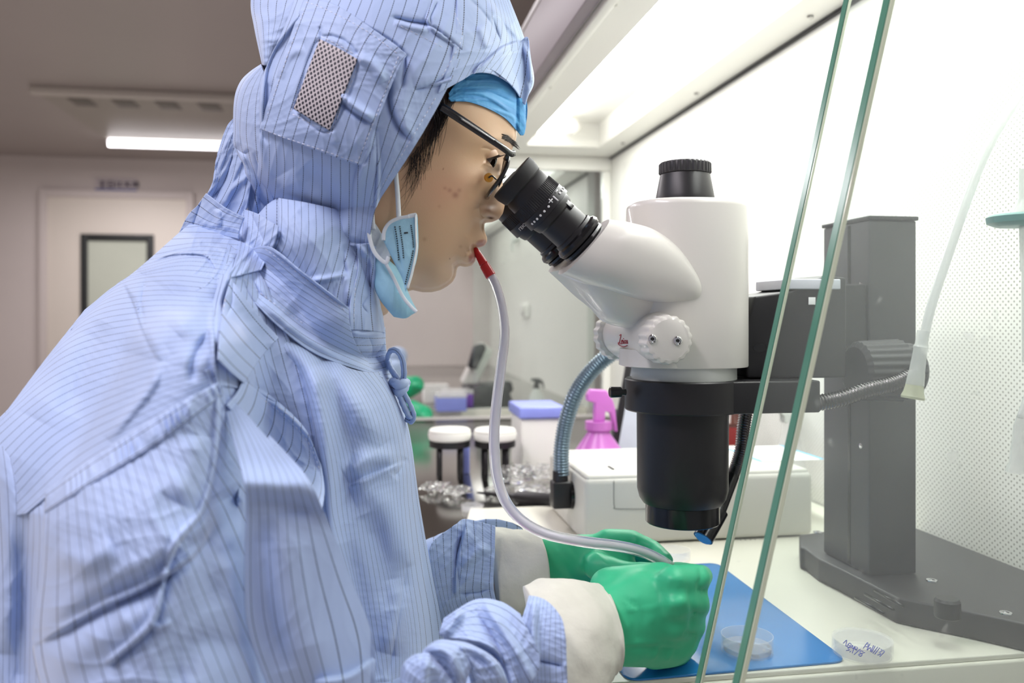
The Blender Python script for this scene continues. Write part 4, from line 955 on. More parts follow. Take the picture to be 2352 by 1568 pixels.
patch('hood_back', [(0, [(690, -125), (600, -60), (577, 0), (584, 60), (603, 150)]), (2, [(720, -135), (640, -60), (608, 0), (612, 60), (612, 150)]), (4, [(750, -140), (690, -70), (652, -10), (640, 50), (616, 140)]), (6, [(790, -145), (745, -80), (715, -30), (680, 30), (622, 130)])], .004, only=[0], cap=HY, mirror=True, seal='a', wr=(2.4, 60, 1.2), n=(80, 120), eps=.004, cr=[('V', 5, 8, [(720, -20), (660, 60), (612, 150)]), ('r', 5, 14, [(600, 20), (608, 90), (606, 150)])])
patch('hood_back', [(0, [(600, 148), (560, 178), (540, 222), (536, 300), (537, 340), (562, 386), (556, 430), (572, 490)]), (2.2, [(603, 158), (578, 200), (565, 250), (562, 310), (570, 360), (585, 410), (580, 450), (590, 500)]), (4, [(606, 165), (598, 220), (597, 280), (600, 330), (604, 380), (620, 430), (632, 470), (650, 530)])], .008, only=[0], cap=HY, mirror=True, seal='a', wr=(2.6, 55, 2.2), n=(80, 170), eps=.004, cr=[('V', 6, 7, [(537, 335), (560, 352), (575, 345)]), ('r', 5, 9, [(565, 330), (560, 380), (590, 440), (575, 500)]), ('V', 5, 7, [(585, 350), (600, 410), (595, 470)])])
# darker far part of the hood's skirt behind the neck
patch('neck_drape', [(0, [(548, 262), (522, 290), (498, 360), (488, 420), (468, 460)]), (2.2, [(560, 270), (540, 320), (520, 390), (505, 430), (485, 470)]), (4.5, [(575, 300), (560, 350), (548, 420), (530, 460), (510, 490)]), (6, [(590, 360), (580, 400), (572, 450), (566, 480), (556, 510)])], 0, Yf=lambda x, y: .665+0*x-.02*np.clip((x-500)/70, 0, 1), wr=(3.5, 40, .9), n=(80, 90), cr=[('V', 4, 5, [(540, 340), (515, 420), (480, 460)]), ('r', 5, 8, [(570, 400), (530, 440), (510, 480)])])
patch('collar_flap', [(0, [(474, 444), (520, 478), (562, 500)]), (1.5, [(455, 470), (500, 500), (555, 515)]), (3, [(432, 495), (480, 515), (550, 530)]), (4.5, [(411, 535), (460, 530), (548, 548)])], .0, Yf=lambda x, y: .645-.05*np.clip((x-420)/140, 0, 1), wr=(2.5, 40), n=(70, 80), cr=[('V', 4, 5, [(468, 448), (450, 500), (440, 530)]), ('r', 5, 7, [(500, 480), (505, 520)])])
# ---- upper back, yoke
patch('yoke', [(0, [(440, 512), (500, 490), (568, 498)]), (2.5, [(413, 534), (480, 535), (560, 540)]), (6, [(348, 592), (450, 572), (550, 580)]), (10, [(300, 632), (420, 606), (540, 618)]), (14, [(270, 652), (400, 650), (525, 662)]), (17, [(250, 672), (400, 700), (505, 705)])], .003, wr=(2.6, 70, 1.3), n=(140, 170), seal='', cap=.70, cr=[
    ('s', 6, 14, [(500, 620), (470, 585), (400, 583), (350, 600)]), ('V', 5, 6, [(345, 598), (400, 580), (470, 582), (495, 622)]), ('r', 4, 8, [(420, 540), (490, 560), (540, 590)]), ('V', 4, 6, [(440, 545), (500, 520), (520, 500)]), ('r', 5, 10, [(560, 500), (550, 560), (520, 620), (500, 690)]), ('v', 4, 8, [(530, 520), (500, 560), (460, 560)])])
patch('shoulder_panel', [(0, [(195, 712), (285, 646), (400, 628), (520, 640)]), (5, [(100, 832), (215, 715), (345, 685), (500, 690)]), (10, [(10, 952), (150, 800), (330, 750), (497, 742)]), (15, [(-70, 1050), (125, 890), (325, 820), (492, 792)]), (20, [(-60, 1190), (110, 1000), (310, 900), (495, 850)]), (26, [(60, 1180), (210, 1060), (370, 975), (502, 895)])], .004, wr=(1.5, 120), n=(220, 220), cap=.70, seal='', cr=[
    ('s', 9, 30, [(370, 830), (335, 760), (310, 690), (285, 645)]), ('V', 6, 7, [(285, 648), (315, 700), (340, 770), (372, 830)]), ('r', 6, 12, [(372, 830), (345, 890), (290, 960), (250, 1010)]), ('V', 5, 8, [(335, 640), (325, 700), (335, 740)]),
    ('v', 7, 28, [(240, 740), (200, 820), (150, 950)]), ('r', 6, 40, [(170, 760), (130, 860), (80, 960)]), ('v', 5, 10, [(480, 760), (445, 830), (440, 880)]), ('v', 5, 26, [(370, 820), (420, 790), (480, 800)]), ('r', 5, 25, [(400, 760), (440, 720), (470, 700)]),
    ('r', 6, 8, [(492, 690), (488, 760), (496, 830), (503, 895)])])
patch('back_drape', [(0, [(-90, 980), (-80, 1200), (-60, 1400), (-40, 1640)]), (3, [(-20, 970), (-10, 1150), (0, 1350), (0, 1640)]), (6, [(15, 985), (45, 1130), (45, 1300), (40, 1640)]), (9, [(60, 1060), (85, 1180), (78, 1400), (75, 1640)]), (11, [(112, 1125), (120, 1240), (110, 1480), (130, 1640)])], .0, wr=(2, 90, 0), n=(90, 150), cap=.70, cr=[('v', 14, 30, [(70, 1180), (62, 1400), (60, 1640)]), ('V', 6, 12, [(12, 985), (45, 1040), (60, 1120), (105, 1170)]), ('r', 8, 30, [(0, 1000), (20, 1200), (10, 1500)])])
# ---- near sleeve
patch('near_sleeve', [(0, [(106, 1138), (94, 1300), (76, 1480), (112, 1640)]), (5, [(200, 1095), (225, 1250), (265, 1430), (325, 1640)]), (10, [(290, 1040), (335, 1200), (405, 1400), (500, 1640)]), (14.5, [(370, 985), (440, 1150), (515, 1330), (640, 1640)]), (18.5, [(440, 930), (515, 1065), (595, 1200), (760, 1640)]), (22, [(502, 890), (585, 1030), (680, 1200), (860, 1640)])], .010, Yf=lambda x, y: field(x, y, [6, 7])+.06*np.clip((x-556-np.clip((y-1300)/8, 0, 60))/22, 0, 1)+.05*np.clip((1000-y)/110, 0, 1)*np.clip((x-515)/20, 0, 1), wr=(2.2, 130), n=(200, 240), tuck='', cr=[
    ('s', 16, 55, [(485, 1190), (440, 1272), (330, 1345), (230, 1392), (75, 1480)]), ('v', 14, 26, [(85, 1482), (230, 1385), (335, 1335), (440, 1262), (560, 1180)]), ('r', 6, 40, [(100, 1540), (250, 1450), (380, 1380)]),
    ('r', 5, 6, [(500, 905), (492, 1050), (462, 1170), (400, 1250), (372, 1345), (345, 1432), (255, 1515)], 'full'), ('V', 4, 5, [(508, 905), (500, 1050), (470, 1175), (408, 1260), (380, 1350), (353, 1440), (262, 1525)], 'full'),
    ('r', 4, 6, [(345, 1432), (370, 1440), (392, 1425)]), ('v', 16, 34, [(505, 1130), (540, 1180), (566, 1160)]), ('r', 7, 30, [(130, 1260), (200, 1290), (260, 1250)]), ('v', 7, 30, [(560, 1260), (480, 1290), (500, 1400)]), ('r', 6, 40, [(450, 1000), (440, 1080), (400, 1150)]), ('v', 5, 30, [(600, 1500), (450, 1480), (400, 1600)])])
# gathered shoulder seam: a puckered band
def pucker(x, y, Y, U, V): return x, y, Y-.0026*(1-np.abs(np.sin(V*62+2*np.sin(V*23))))*np.sin(PI*U)
patch('gathered_seam', [(0, [(502, 878), (430, 915), (330, 975), (200, 1060), (104, 1128)]), (.9, [(506, 892), (436, 936), (340, 1000), (208, 1082), (107, 1150)]), (1.6, [(510, 910), (444, 958), (350, 1025), (218, 1105), (104, 1178)])], .012, wr=(1.0, 40), n=(30, 320), post=pucker)
# ---- front of the sleeve: bright fold and hanging drop
patch('shoulder_gusset', [(0, [(470, 850), (485, 900), (500, 960)]), (3, [(520, 840), (535, 900), (545, 960)]), (6, [(600, 850), (605, 900), (610, 980)])], .004, n=(40, 50), wr=(2, 50))
patch('sleeve_front', [(0, [(504, 888), (535, 1010), (564, 1130), (562, 1300), (570, 1450), (640, 1640)]), (2.5, [(525, 910), (588, 1040), (612, 1135), (622, 1300), (640, 1450), (700, 1640)]), (5.5, [(565, 950), (640, 1060), (672, 1135), (692, 1300), (720, 1450), (770, 1640)]), (8, [(612, 1005), (690, 1085), (736, 1175), (795, 1330), (845, 1470), (850, 1640)]), (9, [(618, 1000), (702, 1092), (746, 1182), (806, 1335), (858, 1500), (845, 1640)])], .022, only=[6, 7, 8], wr=(1.0, 120, 0), n=(150, 220), seed=5, cr=[
    ('r', 9, 34, [(750, 1150), (700, 1122), (640, 1120), (560, 1112)], 'full'), ('v', 4, 20, [(570, 1150), (640, 1152), (740, 1172)]), ('r', 7, 60, [(650, 1180), (660, 1300), (680, 1420), (720, 1560)]), ('v', 6, 30, [(592, 1170), (600, 1300), (612, 1400), (650, 1540)]), ('s', 8, 40, [(720, 1568), (800, 1556), (860, 1515)])],
    Yf=lambda x, y: np.clip(.434+.00010*(x-560)+.03*np.clip((x-720)/130, 0, 1)**2, .40, .60)+.045*np.clip((1110-y)/240, 0, 1)**1.3)
# ---- front of the shoulder
patch('shoulder_front', [(0, [(525, 560), (504, 640), (484, 720), (484, 800), (492, 885)]), (3, [(560, 590), (545, 670), (540, 750), (550, 830), (560, 900)]), (7, [(590, 620), (600, 710), (610, 800), (640, 900), (680, 1000)]), (10, [(610, 650), (650, 750), (690, 840), (720, 960), (742, 1100)])], .006, wr=(1.8, 70), n=(120, 160), cr=[('r', 5, 9, [(540, 600), (505, 690), (500, 800)]), ('V', 5, 8, [(570, 620), (600, 680), (650, 760)]), ('r', 5, 14, [(590, 640), (640, 720), (680, 790)]), ('V', 3, 5, [(555, 640), (580, 690), (620, 730)])])
patch('shoulder_tab', [(0, [(530, 640), (585, 715), (640, 776)]), (1.6, [(515, 690), (565, 755), (612, 805)]), (3.2, [(505, 750), (545, 800), (585, 840)]), (5, [(500, 825), (530, 855), (560, 880)])], .014, wr=(.8, 80), n=(80, 80), tuck='', cr=[('V', 2, 4, [(535, 640), (530, 700), (505, 760)])], label='rectangular stitched shoulder tab')
patch('sleeve_inset', [(0, [(560, 868), (545, 900), (520, 930)]), (3.5, [(635, 920), (625, 980), (600, 1020)]), (7, [(700, 985), (700, 1050), (675, 1090)]), (10, [(738, 1070), (745, 1130), (735, 1190)])], .014, wr=(1.2, 60), n=(100, 80), cr=[('r', 3, 6, [(560, 875), (640, 935), (715, 1010), (742, 1100)]), ('V', 4, 6, [(545, 860), (600, 905), (640, 930)])])
# ---- torso front
patch('front_panel', [(-2, [(590, 770), (640, 900), (690, 1080), (715, 1200), (780, 1350), (840, 1500), (835, 1640)]), (0, [(640, 782), (690, 900), (722, 1080), (738, 1200), (800, 1350), (855, 1500), (850, 1640)]), (6, [(690, 790), (740, 900), (785, 1050), (805, 1200), (835, 1400), (880, 1640)]), (13, [(745, 815), (800, 920), (845, 1060), (868, 1200), (900, 1350), (920, 1500), (912, 1640)]),
    (19, [(800, 845), (860, 930), (888, 1050), (905, 1200), (920, 1350), (935, 1450), (940, 1640)]), (23, [(850, 855), (898, 930), (925, 1050), (932, 1150), (948, 1300), (970, 1450), (980, 1640)]), (26, [(884, 850), (922, 935), (942, 1005), (962, 1150), (988, 1300), (1014, 1440), (1032, 1640)])], .004, only=[1, 2, 3], cap=.67, mirror=True, seal='b', wr=(1.4, 120, .3), n=(220, 260), cr=[
    ('r', 15, 24, [(648, 778), (712, 850), (738, 960), (752, 1090), (765, 1250), (800, 1400)]), ('v', 12, 24, [(640, 820), (680, 900), (700, 1000), (715, 1200)]), ('v', 6, 22, [(720, 800), (775, 900), (800, 1040), (800, 1200)]), ('r', 10, 22, [(790, 1090), (850, 1055), (920, 1050)]), ('s', 9, 30, [(800, 1120), (880, 1085), (935, 1060)]), ('V', 8, 9, [(902, 1095), (918, 1078), (932, 1050)]),
    ('r', 9, 30, [(740, 830), (830, 950), (880, 1020)]), ('v', 8, 30, [(840, 1180), (880, 1300), (900, 1400)]), ('r', 8, 22, [(900, 1330), (915, 1400), (890, 1500)]), ('V', 6, 12, [(935, 1290), (915, 1420), (890, 1560)]), ('v', 8, 40, [(780, 1250), (830, 1400), (850, 1560)]), ('r', 7, 30, [(850, 1120), (900, 1180), (940, 1300)])])
# ---- neck and collar layers
patch('neck_drape', [(0, [(640, 455), (640, 515), (630, 560), (600, 600)]), (4, [(700, 465), (700, 540), (690, 590), (660, 640)]), (8, [(770, 480), (770, 560), (755, 620), (735, 680)]), (11, [(830, 490), (830, 565), (815, 640), (805, 740)]), (14, [(858, 520), (864, 600), (862, 660), (885, 765)])], .002, wr=(2.2, 55, .2), n=(110, 90), only=[1], cap=.66, mirror=True, eps=.004, cr=[('s', 5, 14, [(845, 560), (815, 640), (812, 745)]), ('V', 6, 9, [(790, 560), (790, 600), (800, 640)]), ('V', 6, 9, [(600, 530), (615, 560), (650, 540)]), ('r', 6, 12, [(640, 530), (620, 570), (590, 600)]), ('r', 5, 12, [(780, 560), (800, 620), (802, 700)]), ('r', 4, 6, [(710, 645), (750, 640), (800, 628)])])
patch('hood_hem', [(0, [(820, 560), (822, 620), (805, 690), (803, 756)]), (2, [(850, 560), (848, 620), (838, 690), (842, 758)]), (3.4, [(866, 570), (872, 640), (876, 700), (884, 764)])], .010, only=[1], cap=.66, mirror=True, seal='b', wr=(3.0, 40, .2), n=(60, 100), eps=.004, cr=[('V', 6, 7, [(845, 560), (850, 640), (846, 680)]), ('r', 5, 7, [(820, 560), (850, 600), (858, 690)]), ('V', 4, 4, [(848, 676), (832, 700), (845, 720)])])
patch('collar_wrap', [(0, [(555, 580), (618, 566), (700, 628), (800, 706)]), (3, [(545, 600), (600, 600), (690, 670), (802, 740)]), (6, [(545, 630), (610, 650), (700, 720), (815, 785)]), (9, [(560, 655), (620, 700), (710, 770), (850, 840)]), (11, [(580, 690), (640, 750), (730, 815), (880, 868)])], .012, only=[1, 2], wr=(1.6, 80, 1.0), n=(150, 150), eps=.006, tuck='', cr=[('r', 5, 10, [(600, 690), (680, 760), (760, 810), (880, 862)]), ('V', 4, 6, [(560, 600), (600, 640), (660, 700)]), ('s', 4, 18, [(800, 706), (700, 630), (620, 568)]), ('V', 4, 6, [(555, 560), (575, 620), (630, 700)])])
patch('neck_placket', [(0, [(798, 742), (840, 750), (884, 752)]), (3, [(803, 800), (850, 800), (886, 798)]), (6, [(820, 835), (860, 842), (892, 832)]), (8, [(850, 866), (875, 868), (898, 868)])], .006, only=[1, 2], cap=.66, mirror=True, seal='d', wr=(2.4, 36), n=(90, 70), eps=.004, cr=[('V', 3, 5, [(845, 770), (855, 800), (850, 830)]), ('r', 4, 6, [(800, 762), (840, 768), (882, 766)])])
# left-over back-left cloth under the hood
patch('hood_skirt', [(0, [(556, 480), (552, 540), (540, 600), (520, 640)]), (3, [(590, 490), (585, 540), (572, 590), (560, 630)]), (6, [(640, 520), (630, 560), (615, 590), (600, 620)])], .010, wr=(3.0, 40, .6), n=(70, 80), cr=[('V', 6, 7, [(572, 480), (600, 540), (610, 560)]), ('r', 5, 8, [(560, 490), (575, 550), (560, 600)])])

# mesh window and its square reinforcement on the hood
patch('hood_pocket', [(0, [(597, 296), (640, 160), (690, 22), (700, -5)]), (3, [(660, 320), (700, 190), (745, 70), (768, 10)]), (6, [(735, 348), (775, 220), (820, 100), (846, 60)]), (9, [(810, 374), (850, 260), (900, 150), (926, 118)]), (10, [(830, 380), (870, 270), (912, 165), (932, 130)])], .0105, only=[0], cap=HY, wr=(1.6, 60), n=(130, 130), eps=.004, cr=[('v', 5, 6, [(775, 225), (810, 258), (855, 285)]), ('r', 6, 9, [(782, 215), (815, 245), (860, 275)]), ('r', 5, 12, [(815, 130), (860, 150), (880, 190)]), ('r', 3, 7, [(760, 300), (772, 330)]), ('V', 3, 4, [(735, 60), (737, 85)]), ('r', 3, 12, [(640, 180), (660, 130), (700, 110)]), ('v', 2, 4, [(675, 250), (757, 300), (823, 135), (735, 88), (675, 250)], 'full')], label='square reinforcement patch stitched on the hood')
def mesh_mat():
    m = bpy.data.materials.new('silver_vent_mesh'); m.use_nodes = True; nt = m.node_tree; b = nt.nodes['Principled BSDF']; N = nt.nodes.new; L = nt.links.new
    uv = N('ShaderNodeUVMap'); uv.uv_map = 'st'; sp = N('ShaderNodeSeparateXYZ'); L(uv.outputs[0], sp.inputs[0])
    def mth(op, a, b_=None):
        n = N('ShaderNodeMath'); n.operation = op
        for i, x in enumerate((a, b_)):
            if x is None: continue
            if isinstance(x, (int, float)): n.inputs[i].default_value = x
            else: L(x, n.inputs[i])
        return n.outputs[0]
    d = None
    for o in (0, .5):
        fx = mth('SUBTRACT', mth('FRACT', mth('ADD', sp.outputs[0], o)), .5); fy = mth('MULTIPLY', mth('SUBTRACT', mth('FRACT', mth('ADD', sp.outputs[1], o)), .5), 1.0)
        r = mth('ADD', mth('MULTIPLY', fx, fx), mth('MULTIPLY', fy, fy)); d = r if d is None else mth('MINIMUM', d, r)
    h = mth('LESS_THAN', d, .062)
    x = N('ShaderNodeMix'); x.data_type = 'RGBA'; L(h, x.inputs[0]); x.inputs[6].default_value = rgb(196, 190, 194); x.inputs[7].default_value = rgb(28, 28, 45)
    L(x.outputs[2], b.inputs['Base Color']); b.inputs['Roughness'].default_value = .5
    bp = N('ShaderNodeBump'); bp.inputs['Distance'].default_value = -.0006; bp.inputs['Strength'].default_value = .6; L(h, bp.inputs['Height']); L(bp.outputs[0], b.inputs['Normal'])
    return m
patch('vent_mesh', [(0, [(675, 250), (705, 168), (735, 90)]), (4.5, [(716, 275), (746, 190), (779, 112)]), (9, [(757, 300), (790, 215), (821, 136)])], .0125, only=[0], cap=HY, wr=None, n=(40, 50), m=mesh_mat(), dash=15.5, eps=.004, label='silver mesh window')
# seams drawn in white thread
def stitches(name, lines, step=11, ln=6.5, w=.00022):
    D = []
    for pl in lines:
        q, L = arcres(pl, max(3, int(sum(math.hypot(pl[i+1][0]-pl[i][0], pl[i+1][1]-pl[i][1]) for i in range(len(pl)-1))/step)))
        for k in range(len(q)-1):
            a = q[k]; b = q[k]+(q[k+1]-q[k])*(ln/step); A, B = hit(*a, .0006), hit(*b, .0006)
            if A is None or B is None or (A-B).length > .006: continue
            D.append(tube_data([A, B], w, seg=4, n=2))
    if D: joined(name, D, M['stitch'], coverall)['kind'] = 'stuff'
stitches('stitching', [[(703, 5), (745, 20), (840, 70), (915, 125)], [(915, 130), (870, 250), (822, 370)], [(822, 374), (740, 345), (650, 315), (602, 296)], [(700, 20), (660, 130), (612, 270)],
    [(668, 256), (705, 160), (733, 84)], [(738, 84), (780, 105), (826, 132)], [(828, 138), (795, 220), (762, 300)], [(757, 307), (715, 285), (668, 260)],
    [(1000, 225), (950, 310), (905, 385), (868, 440), (848, 480)], [(1045, 30), (1060, 90), (1000, 200)], [(560, 640), (620, 690), (700, 745)], [(610, 572), (700, 640), (795, 715)], [(820, 600), (815, 680), (812, 745)],
    [(560, 885), (640, 945), (705, 1010), (735, 1080)], [(523, 650), (515, 700), (507, 760)], [(640, 935), (660, 950), (690, 975)], [(1090, 175), (1070, 200)], [(1105, 148), (1180, 190)], [(920, 60), (960, 80), (1020, 110)]])
# ties at the neck
M['tie'] = M['cloth']
def tie(name, pts, r, flat=.35, n=60):
    v, f = tube_data([P(x, y, Yy) for x, y, Yy in pts], r, seg=14, n=n, flat=flat, up=(0, 1, 0), mod=lambda k: 1+.06*np.sin(k*.7))
    o = from_data(name, v, f, M['cloth'], coverall); me = o.data; uv = me.uv_layers.new(name='st'); li = np.zeros(len(me.loops), int); me.loops.foreach_get('vertex_index', li)
    uv.data.foreach_set('uv', np.stack([(li % 14)/7.0, (li//14)*.8], 1).astype(np.float32).ravel()); return o
tie('neck_tie', [(893, 850, .66), (890, 825, .65), (897, 806, .64), (912, 806, .635), (924, 825, .635), (928, 855, .635), (925, 880, .64)], .0022, .8, 90)
tie('neck_tie', [(892, 828, .655), (900, 850, .645), (912, 868, .64), (922, 885, .64)], .0050, .4)
tie('neck_tie', [(906, 876, .645), (915, 900, .635), (925, 925, .635), (936, 948, .64), (946, 960, .64)], [.0046, .0052, .0060, .0060, .0035], .4)
tie('neck_tie', [(925, 895, .63), (940, 925, .635), (950, 950, .64), (946, 965, .645), (934, 960, .65)], .0030, .6)
tie('tie_knot', [(904, 878, .64), (918, 884, .628), (930, 880, .64), (920, 898, .630), (906, 892, .64)], .0042, .9)

# ---- far sleeve (left arm)
SY = .735
patch('far_sleeve', [(0, [(985, 1262), (995, 1350), (1020, 1440), (1060, 1500)]), (2.5, [(1000, 1238), (1012, 1330), (1035, 1420), (1075, 1470)]), (5, [(1045, 1205), (1042, 1300), (1045, 1390), (1090, 1440)]), (7.5, [(1070, 1192), (1075, 1280), (1070, 1370), (1105, 1425)]), (11, [(1138, 1208), (1136, 1280), (1134, 1350), (1150, 1415)])], 0, Yf=lambda x, y: SY-.045*np.sqrt(np.clip(1-((y-1310)/150)**2, 0, 1))-.0001*np.clip(1060-x, 0, 100), wr=(2.6, 55), n=(120, 120), seed=4, cr=[('s', 7, 22, [(1048, 1370), (1052, 1290), (1075, 1200)]), ('V', 7, 8, [(1055, 1350), (1050, 1280), (1062, 1220)]), ('r', 5, 12, [(1060, 1300), (1100, 1265), (1128, 1262)]), ('V', 5, 6, [(1050, 1362), (1090, 1360), (1128, 1350)])])
def cuffs(name, sections, m, parent, lift=0, wr=.0012, seed=0, n_=44, label=None):
    """sections: (top px, bottom px, Y centre, Y half thickness)"""
    rr = np.random.RandomState(seed); rings = []
    secs_ = np.array([[a[0], a[1], b[0], b[1], Yc, k] for a, b, Yc, k in sections], float); S2 = spline(secs_, 8*len(sections))
    ph = rr.rand(6)*6
    for j, q in enumerate(S2):
        t = P(q[0], q[1], q[4]); b = P(q[2], q[3], q[4]); c = (t+b)/2; u = (t-b)/2; R = []
        for i in range(n_):
            w = 2*PI*i/n_; g = 1+wr/.03*(np.sin(3*w+ph[0]+j*.11)+.6*np.sin(7*w+ph[1]-j*.17)+.5*np.sin(11*w+ph[2]+j*.3)+.3*np.sin(j*.8+5*w))
            R.append(c+u*(math.cos(w)*g)+Vector((0, q[5]*math.sin(w)*g, 0)))
        rings.append(R)
    o = loft(name, rings, m, parent, caps=True); 
    if label: o['label'] = label
    return o
M['tape'] = mat('white_nonwoven_tape', rgb(206, 206, 194), .75, noise=.05, nscale=120, bump=.35)
cuffs('wrist_wrap', [((1120, 1212), (1140, 1412), .735, .042), ((1180, 1216), (1195, 1402), .725, .040), ((1238, 1222), (1250, 1352), .715, .034)], M['tape'], person, wr=.0006, seed=2, label='white paper cuff on the far wrist')
# ---- gloves
def pc(x0, y0, Y0, r0, x1, y1, Y1, r1, sq=1): 
    a, b = P(x0, y0, Y0), P(x1, y1, Y1); return (a, r0*(a-CV).dot(Fv)/FPX, b, r1*(b-CV).dot(Fv)/FPX, (1, sq, 1))
def glove(caps_, cr, name, label, voxel=.0022, sm=14):
    g = blob_mesh(caps_, voxel, sm); co2 = np.array([v.co for v in g.vertices]); nr = np.array([v.normal for v in g.vertices]); x, y = arr_px(co2)
    vd = co2-np.array([0, 0, ZC]); vd /= np.linalg.norm(vd, axis=1)[:, None]; fac = np.clip(-(nr*vd).sum(1)*3, 0, 1)
    h = crease_disp(x, y, cr)*fac; co2 = co2+nr*h[:, None]; g.vertices.foreach_set('co', co2.ravel()); g.update()
    o = link(name, g, M['green'], person); o['label'] = label; return o
# near hand: back of the hand towards the camera, four fingers curled away at the right, thumb and index on the tube
N_ = [pc(1395, 1430, .555, 78, 1470, 1400, .56, 92, .75), pc(1470, 1400, .56, 92, 1545, 1385, .565, 80, .8), pc(1440, 1450, .56, 82, 1530, 1450, .575, 84, .8), pc(1500, 1470, .58, 66, 1545, 1480, .60, 52, 1),
      pc(1545, 1335, .548, 40, 1600, 1328, .556, 34), pc(1600, 1328, .556, 34, 1612, 1322, .60, 27), pc(1612, 1322, .60, 27, 1560, 1312, .632, 24),      # index
      pc(1550, 1382, .545, 42, 1598, 1384, .556, 34), pc(1598, 1384, .556, 34, 1604, 1392, .60, 28), pc(1604, 1392, .60, 28, 1555, 1395, .625, 24),      # middle
      pc(1545, 1430, .552, 40, 1592, 1436, .566, 31), pc(1592, 1436, .566, 31, 1594, 1440, .605, 26), pc(1594, 1440, .605, 26, 1550, 1440, .625, 22),    # ring
      pc(1530, 1475, .566, 36, 1580, 1472, .585, 24), pc(1580, 1472, .585, 26, 1575, 1466, .61, 22), pc(1575, 1466, .61, 22, 1545, 1460, .62, 20),      # little
      pc(1430, 1345, .595, 36, 1495, 1322, .61, 30), pc(1495, 1322, .61, 30, 1550, 1312, .632, 23),                                                 # thumb, behind
      pc(1400, 1350, .575, 50, 1520, 1340, .57, 52)]
glove(N_, [('r', 3.0, 14, [(1545, 1384), (1560, 1384)], 'full'), ('r', 1.5, 12, [(1540, 1330), (1560, 1330)], 'full'), ('V', 2.2, 5, [(1640, 1352), (1618, 1356), (1598, 1352)]), ('V', 2.2, 5, [(1625, 1412), (1606, 1412), (1590, 1408)]), ('V', 2.0, 5, [(1600, 1460), (1585, 1458), (1570, 1452)]),
           ('v', 1.0, 6, [(1430, 1370), (1470, 1400), (1480, 1440)]), ('r', .8, 5, [(1428, 1400), (1490, 1398), (1530, 1380)]), ('v', 1.0, 5, [(1425, 1380), (1450, 1420), (1455, 1460)]), ('r', .9, 5, [(1420, 1480), (1490, 1475), (1570, 1482)]), ('v', .9, 5, [(1420, 1492), (1490, 1488), (1575, 1495)]),
           ('r', 1.0, 5, [(1500, 1515), (1510, 1490), (1520, 1480)]), ('r', 1.0, 5, [(1530, 1520), (1540, 1500), (1550, 1485)]), ('v', 1.2, 5, [(1605, 1300), (1612, 1325), (1600, 1350)]), ('v', 1.2, 6, [(1580, 1340), (1590, 1400), (1585, 1450)])], 'glove', 'green glove on the nearer hand, curled with the knuckles to the right')
F_ = [pc(1262, 1290, .715, 58, 1330, 1285, .715, 60, .8), pc(1330, 1285, .715, 60, 1410, 1275, .71, 52, .8), pc(1380, 1290, .71, 55, 1430, 1310, .70, 40, .8),
      pc(1395, 1245, .71, 33, 1450, 1240, .705, 26), pc(1450, 1240, .705, 25, 1500, 1258, .695, 20), pc(1500, 1258, .695, 20, 1533, 1285, .672, 17),                                 # index
      pc(1400, 1262, .725, 30, 1455, 1262, .73, 24), pc(1455, 1262, .73, 24, 1505, 1282, .715, 19), pc(1505, 1282, .715, 19, 1528, 1305, .69, 15),
      pc(1400, 1285, .735, 28, 1455, 1290, .74, 22), pc(1455, 1290, .74, 22, 1490, 1310, .72, 18), pc(1400, 1305, .735, 26, 1450, 1315, .735, 20), pc(1450, 1315, .735, 20, 1475, 1325, .72, 16),
      pc(1370, 1300, .69, 34, 1440, 1312, .675, 24), pc(1440, 1312, .675, 24, 1520, 1306, .655, 17)]                                                                     # thumb
glove(F_, [('r', .9, 5, [(1265, 1250), (1300, 1300), (1320, 1340)]), ('v', .9, 6, [(1300, 1245), (1340, 1290), (1360, 1330)]), ('r', .8, 5, [(1335, 1240), (1380, 1280), (1400, 1310)]), ('v', .9, 5, [(1260, 1290), (1290, 1320), (1300, 1345)]), ('V', 1.6, 4, [(1425, 1262), (1460, 1262), (1500, 1275)]), ('r', 1.2, 4, [(1452, 1228), (1462, 1235), (1455, 1250)])], 'glove', 'green glove on the farther hand, fingers reaching to the mat')
# near cuff
cuffs('wrist_wrap', [((1212, 1362), (1298, 1640), .520, .050), ((1262, 1338), (1345, 1600), .530, .050), ((1330, 1336), (1376, 1560), .540, .044), ((1375, 1346), (1388, 1538), .552, .040), ((1392, 1352), (1398, 1532), .555, .038), ((1396, 1356), (1400, 1528), .556, .036)], M['tape'], person, wr=.0007, seed=5, label='crumpled white paper cuff on the near wrist')
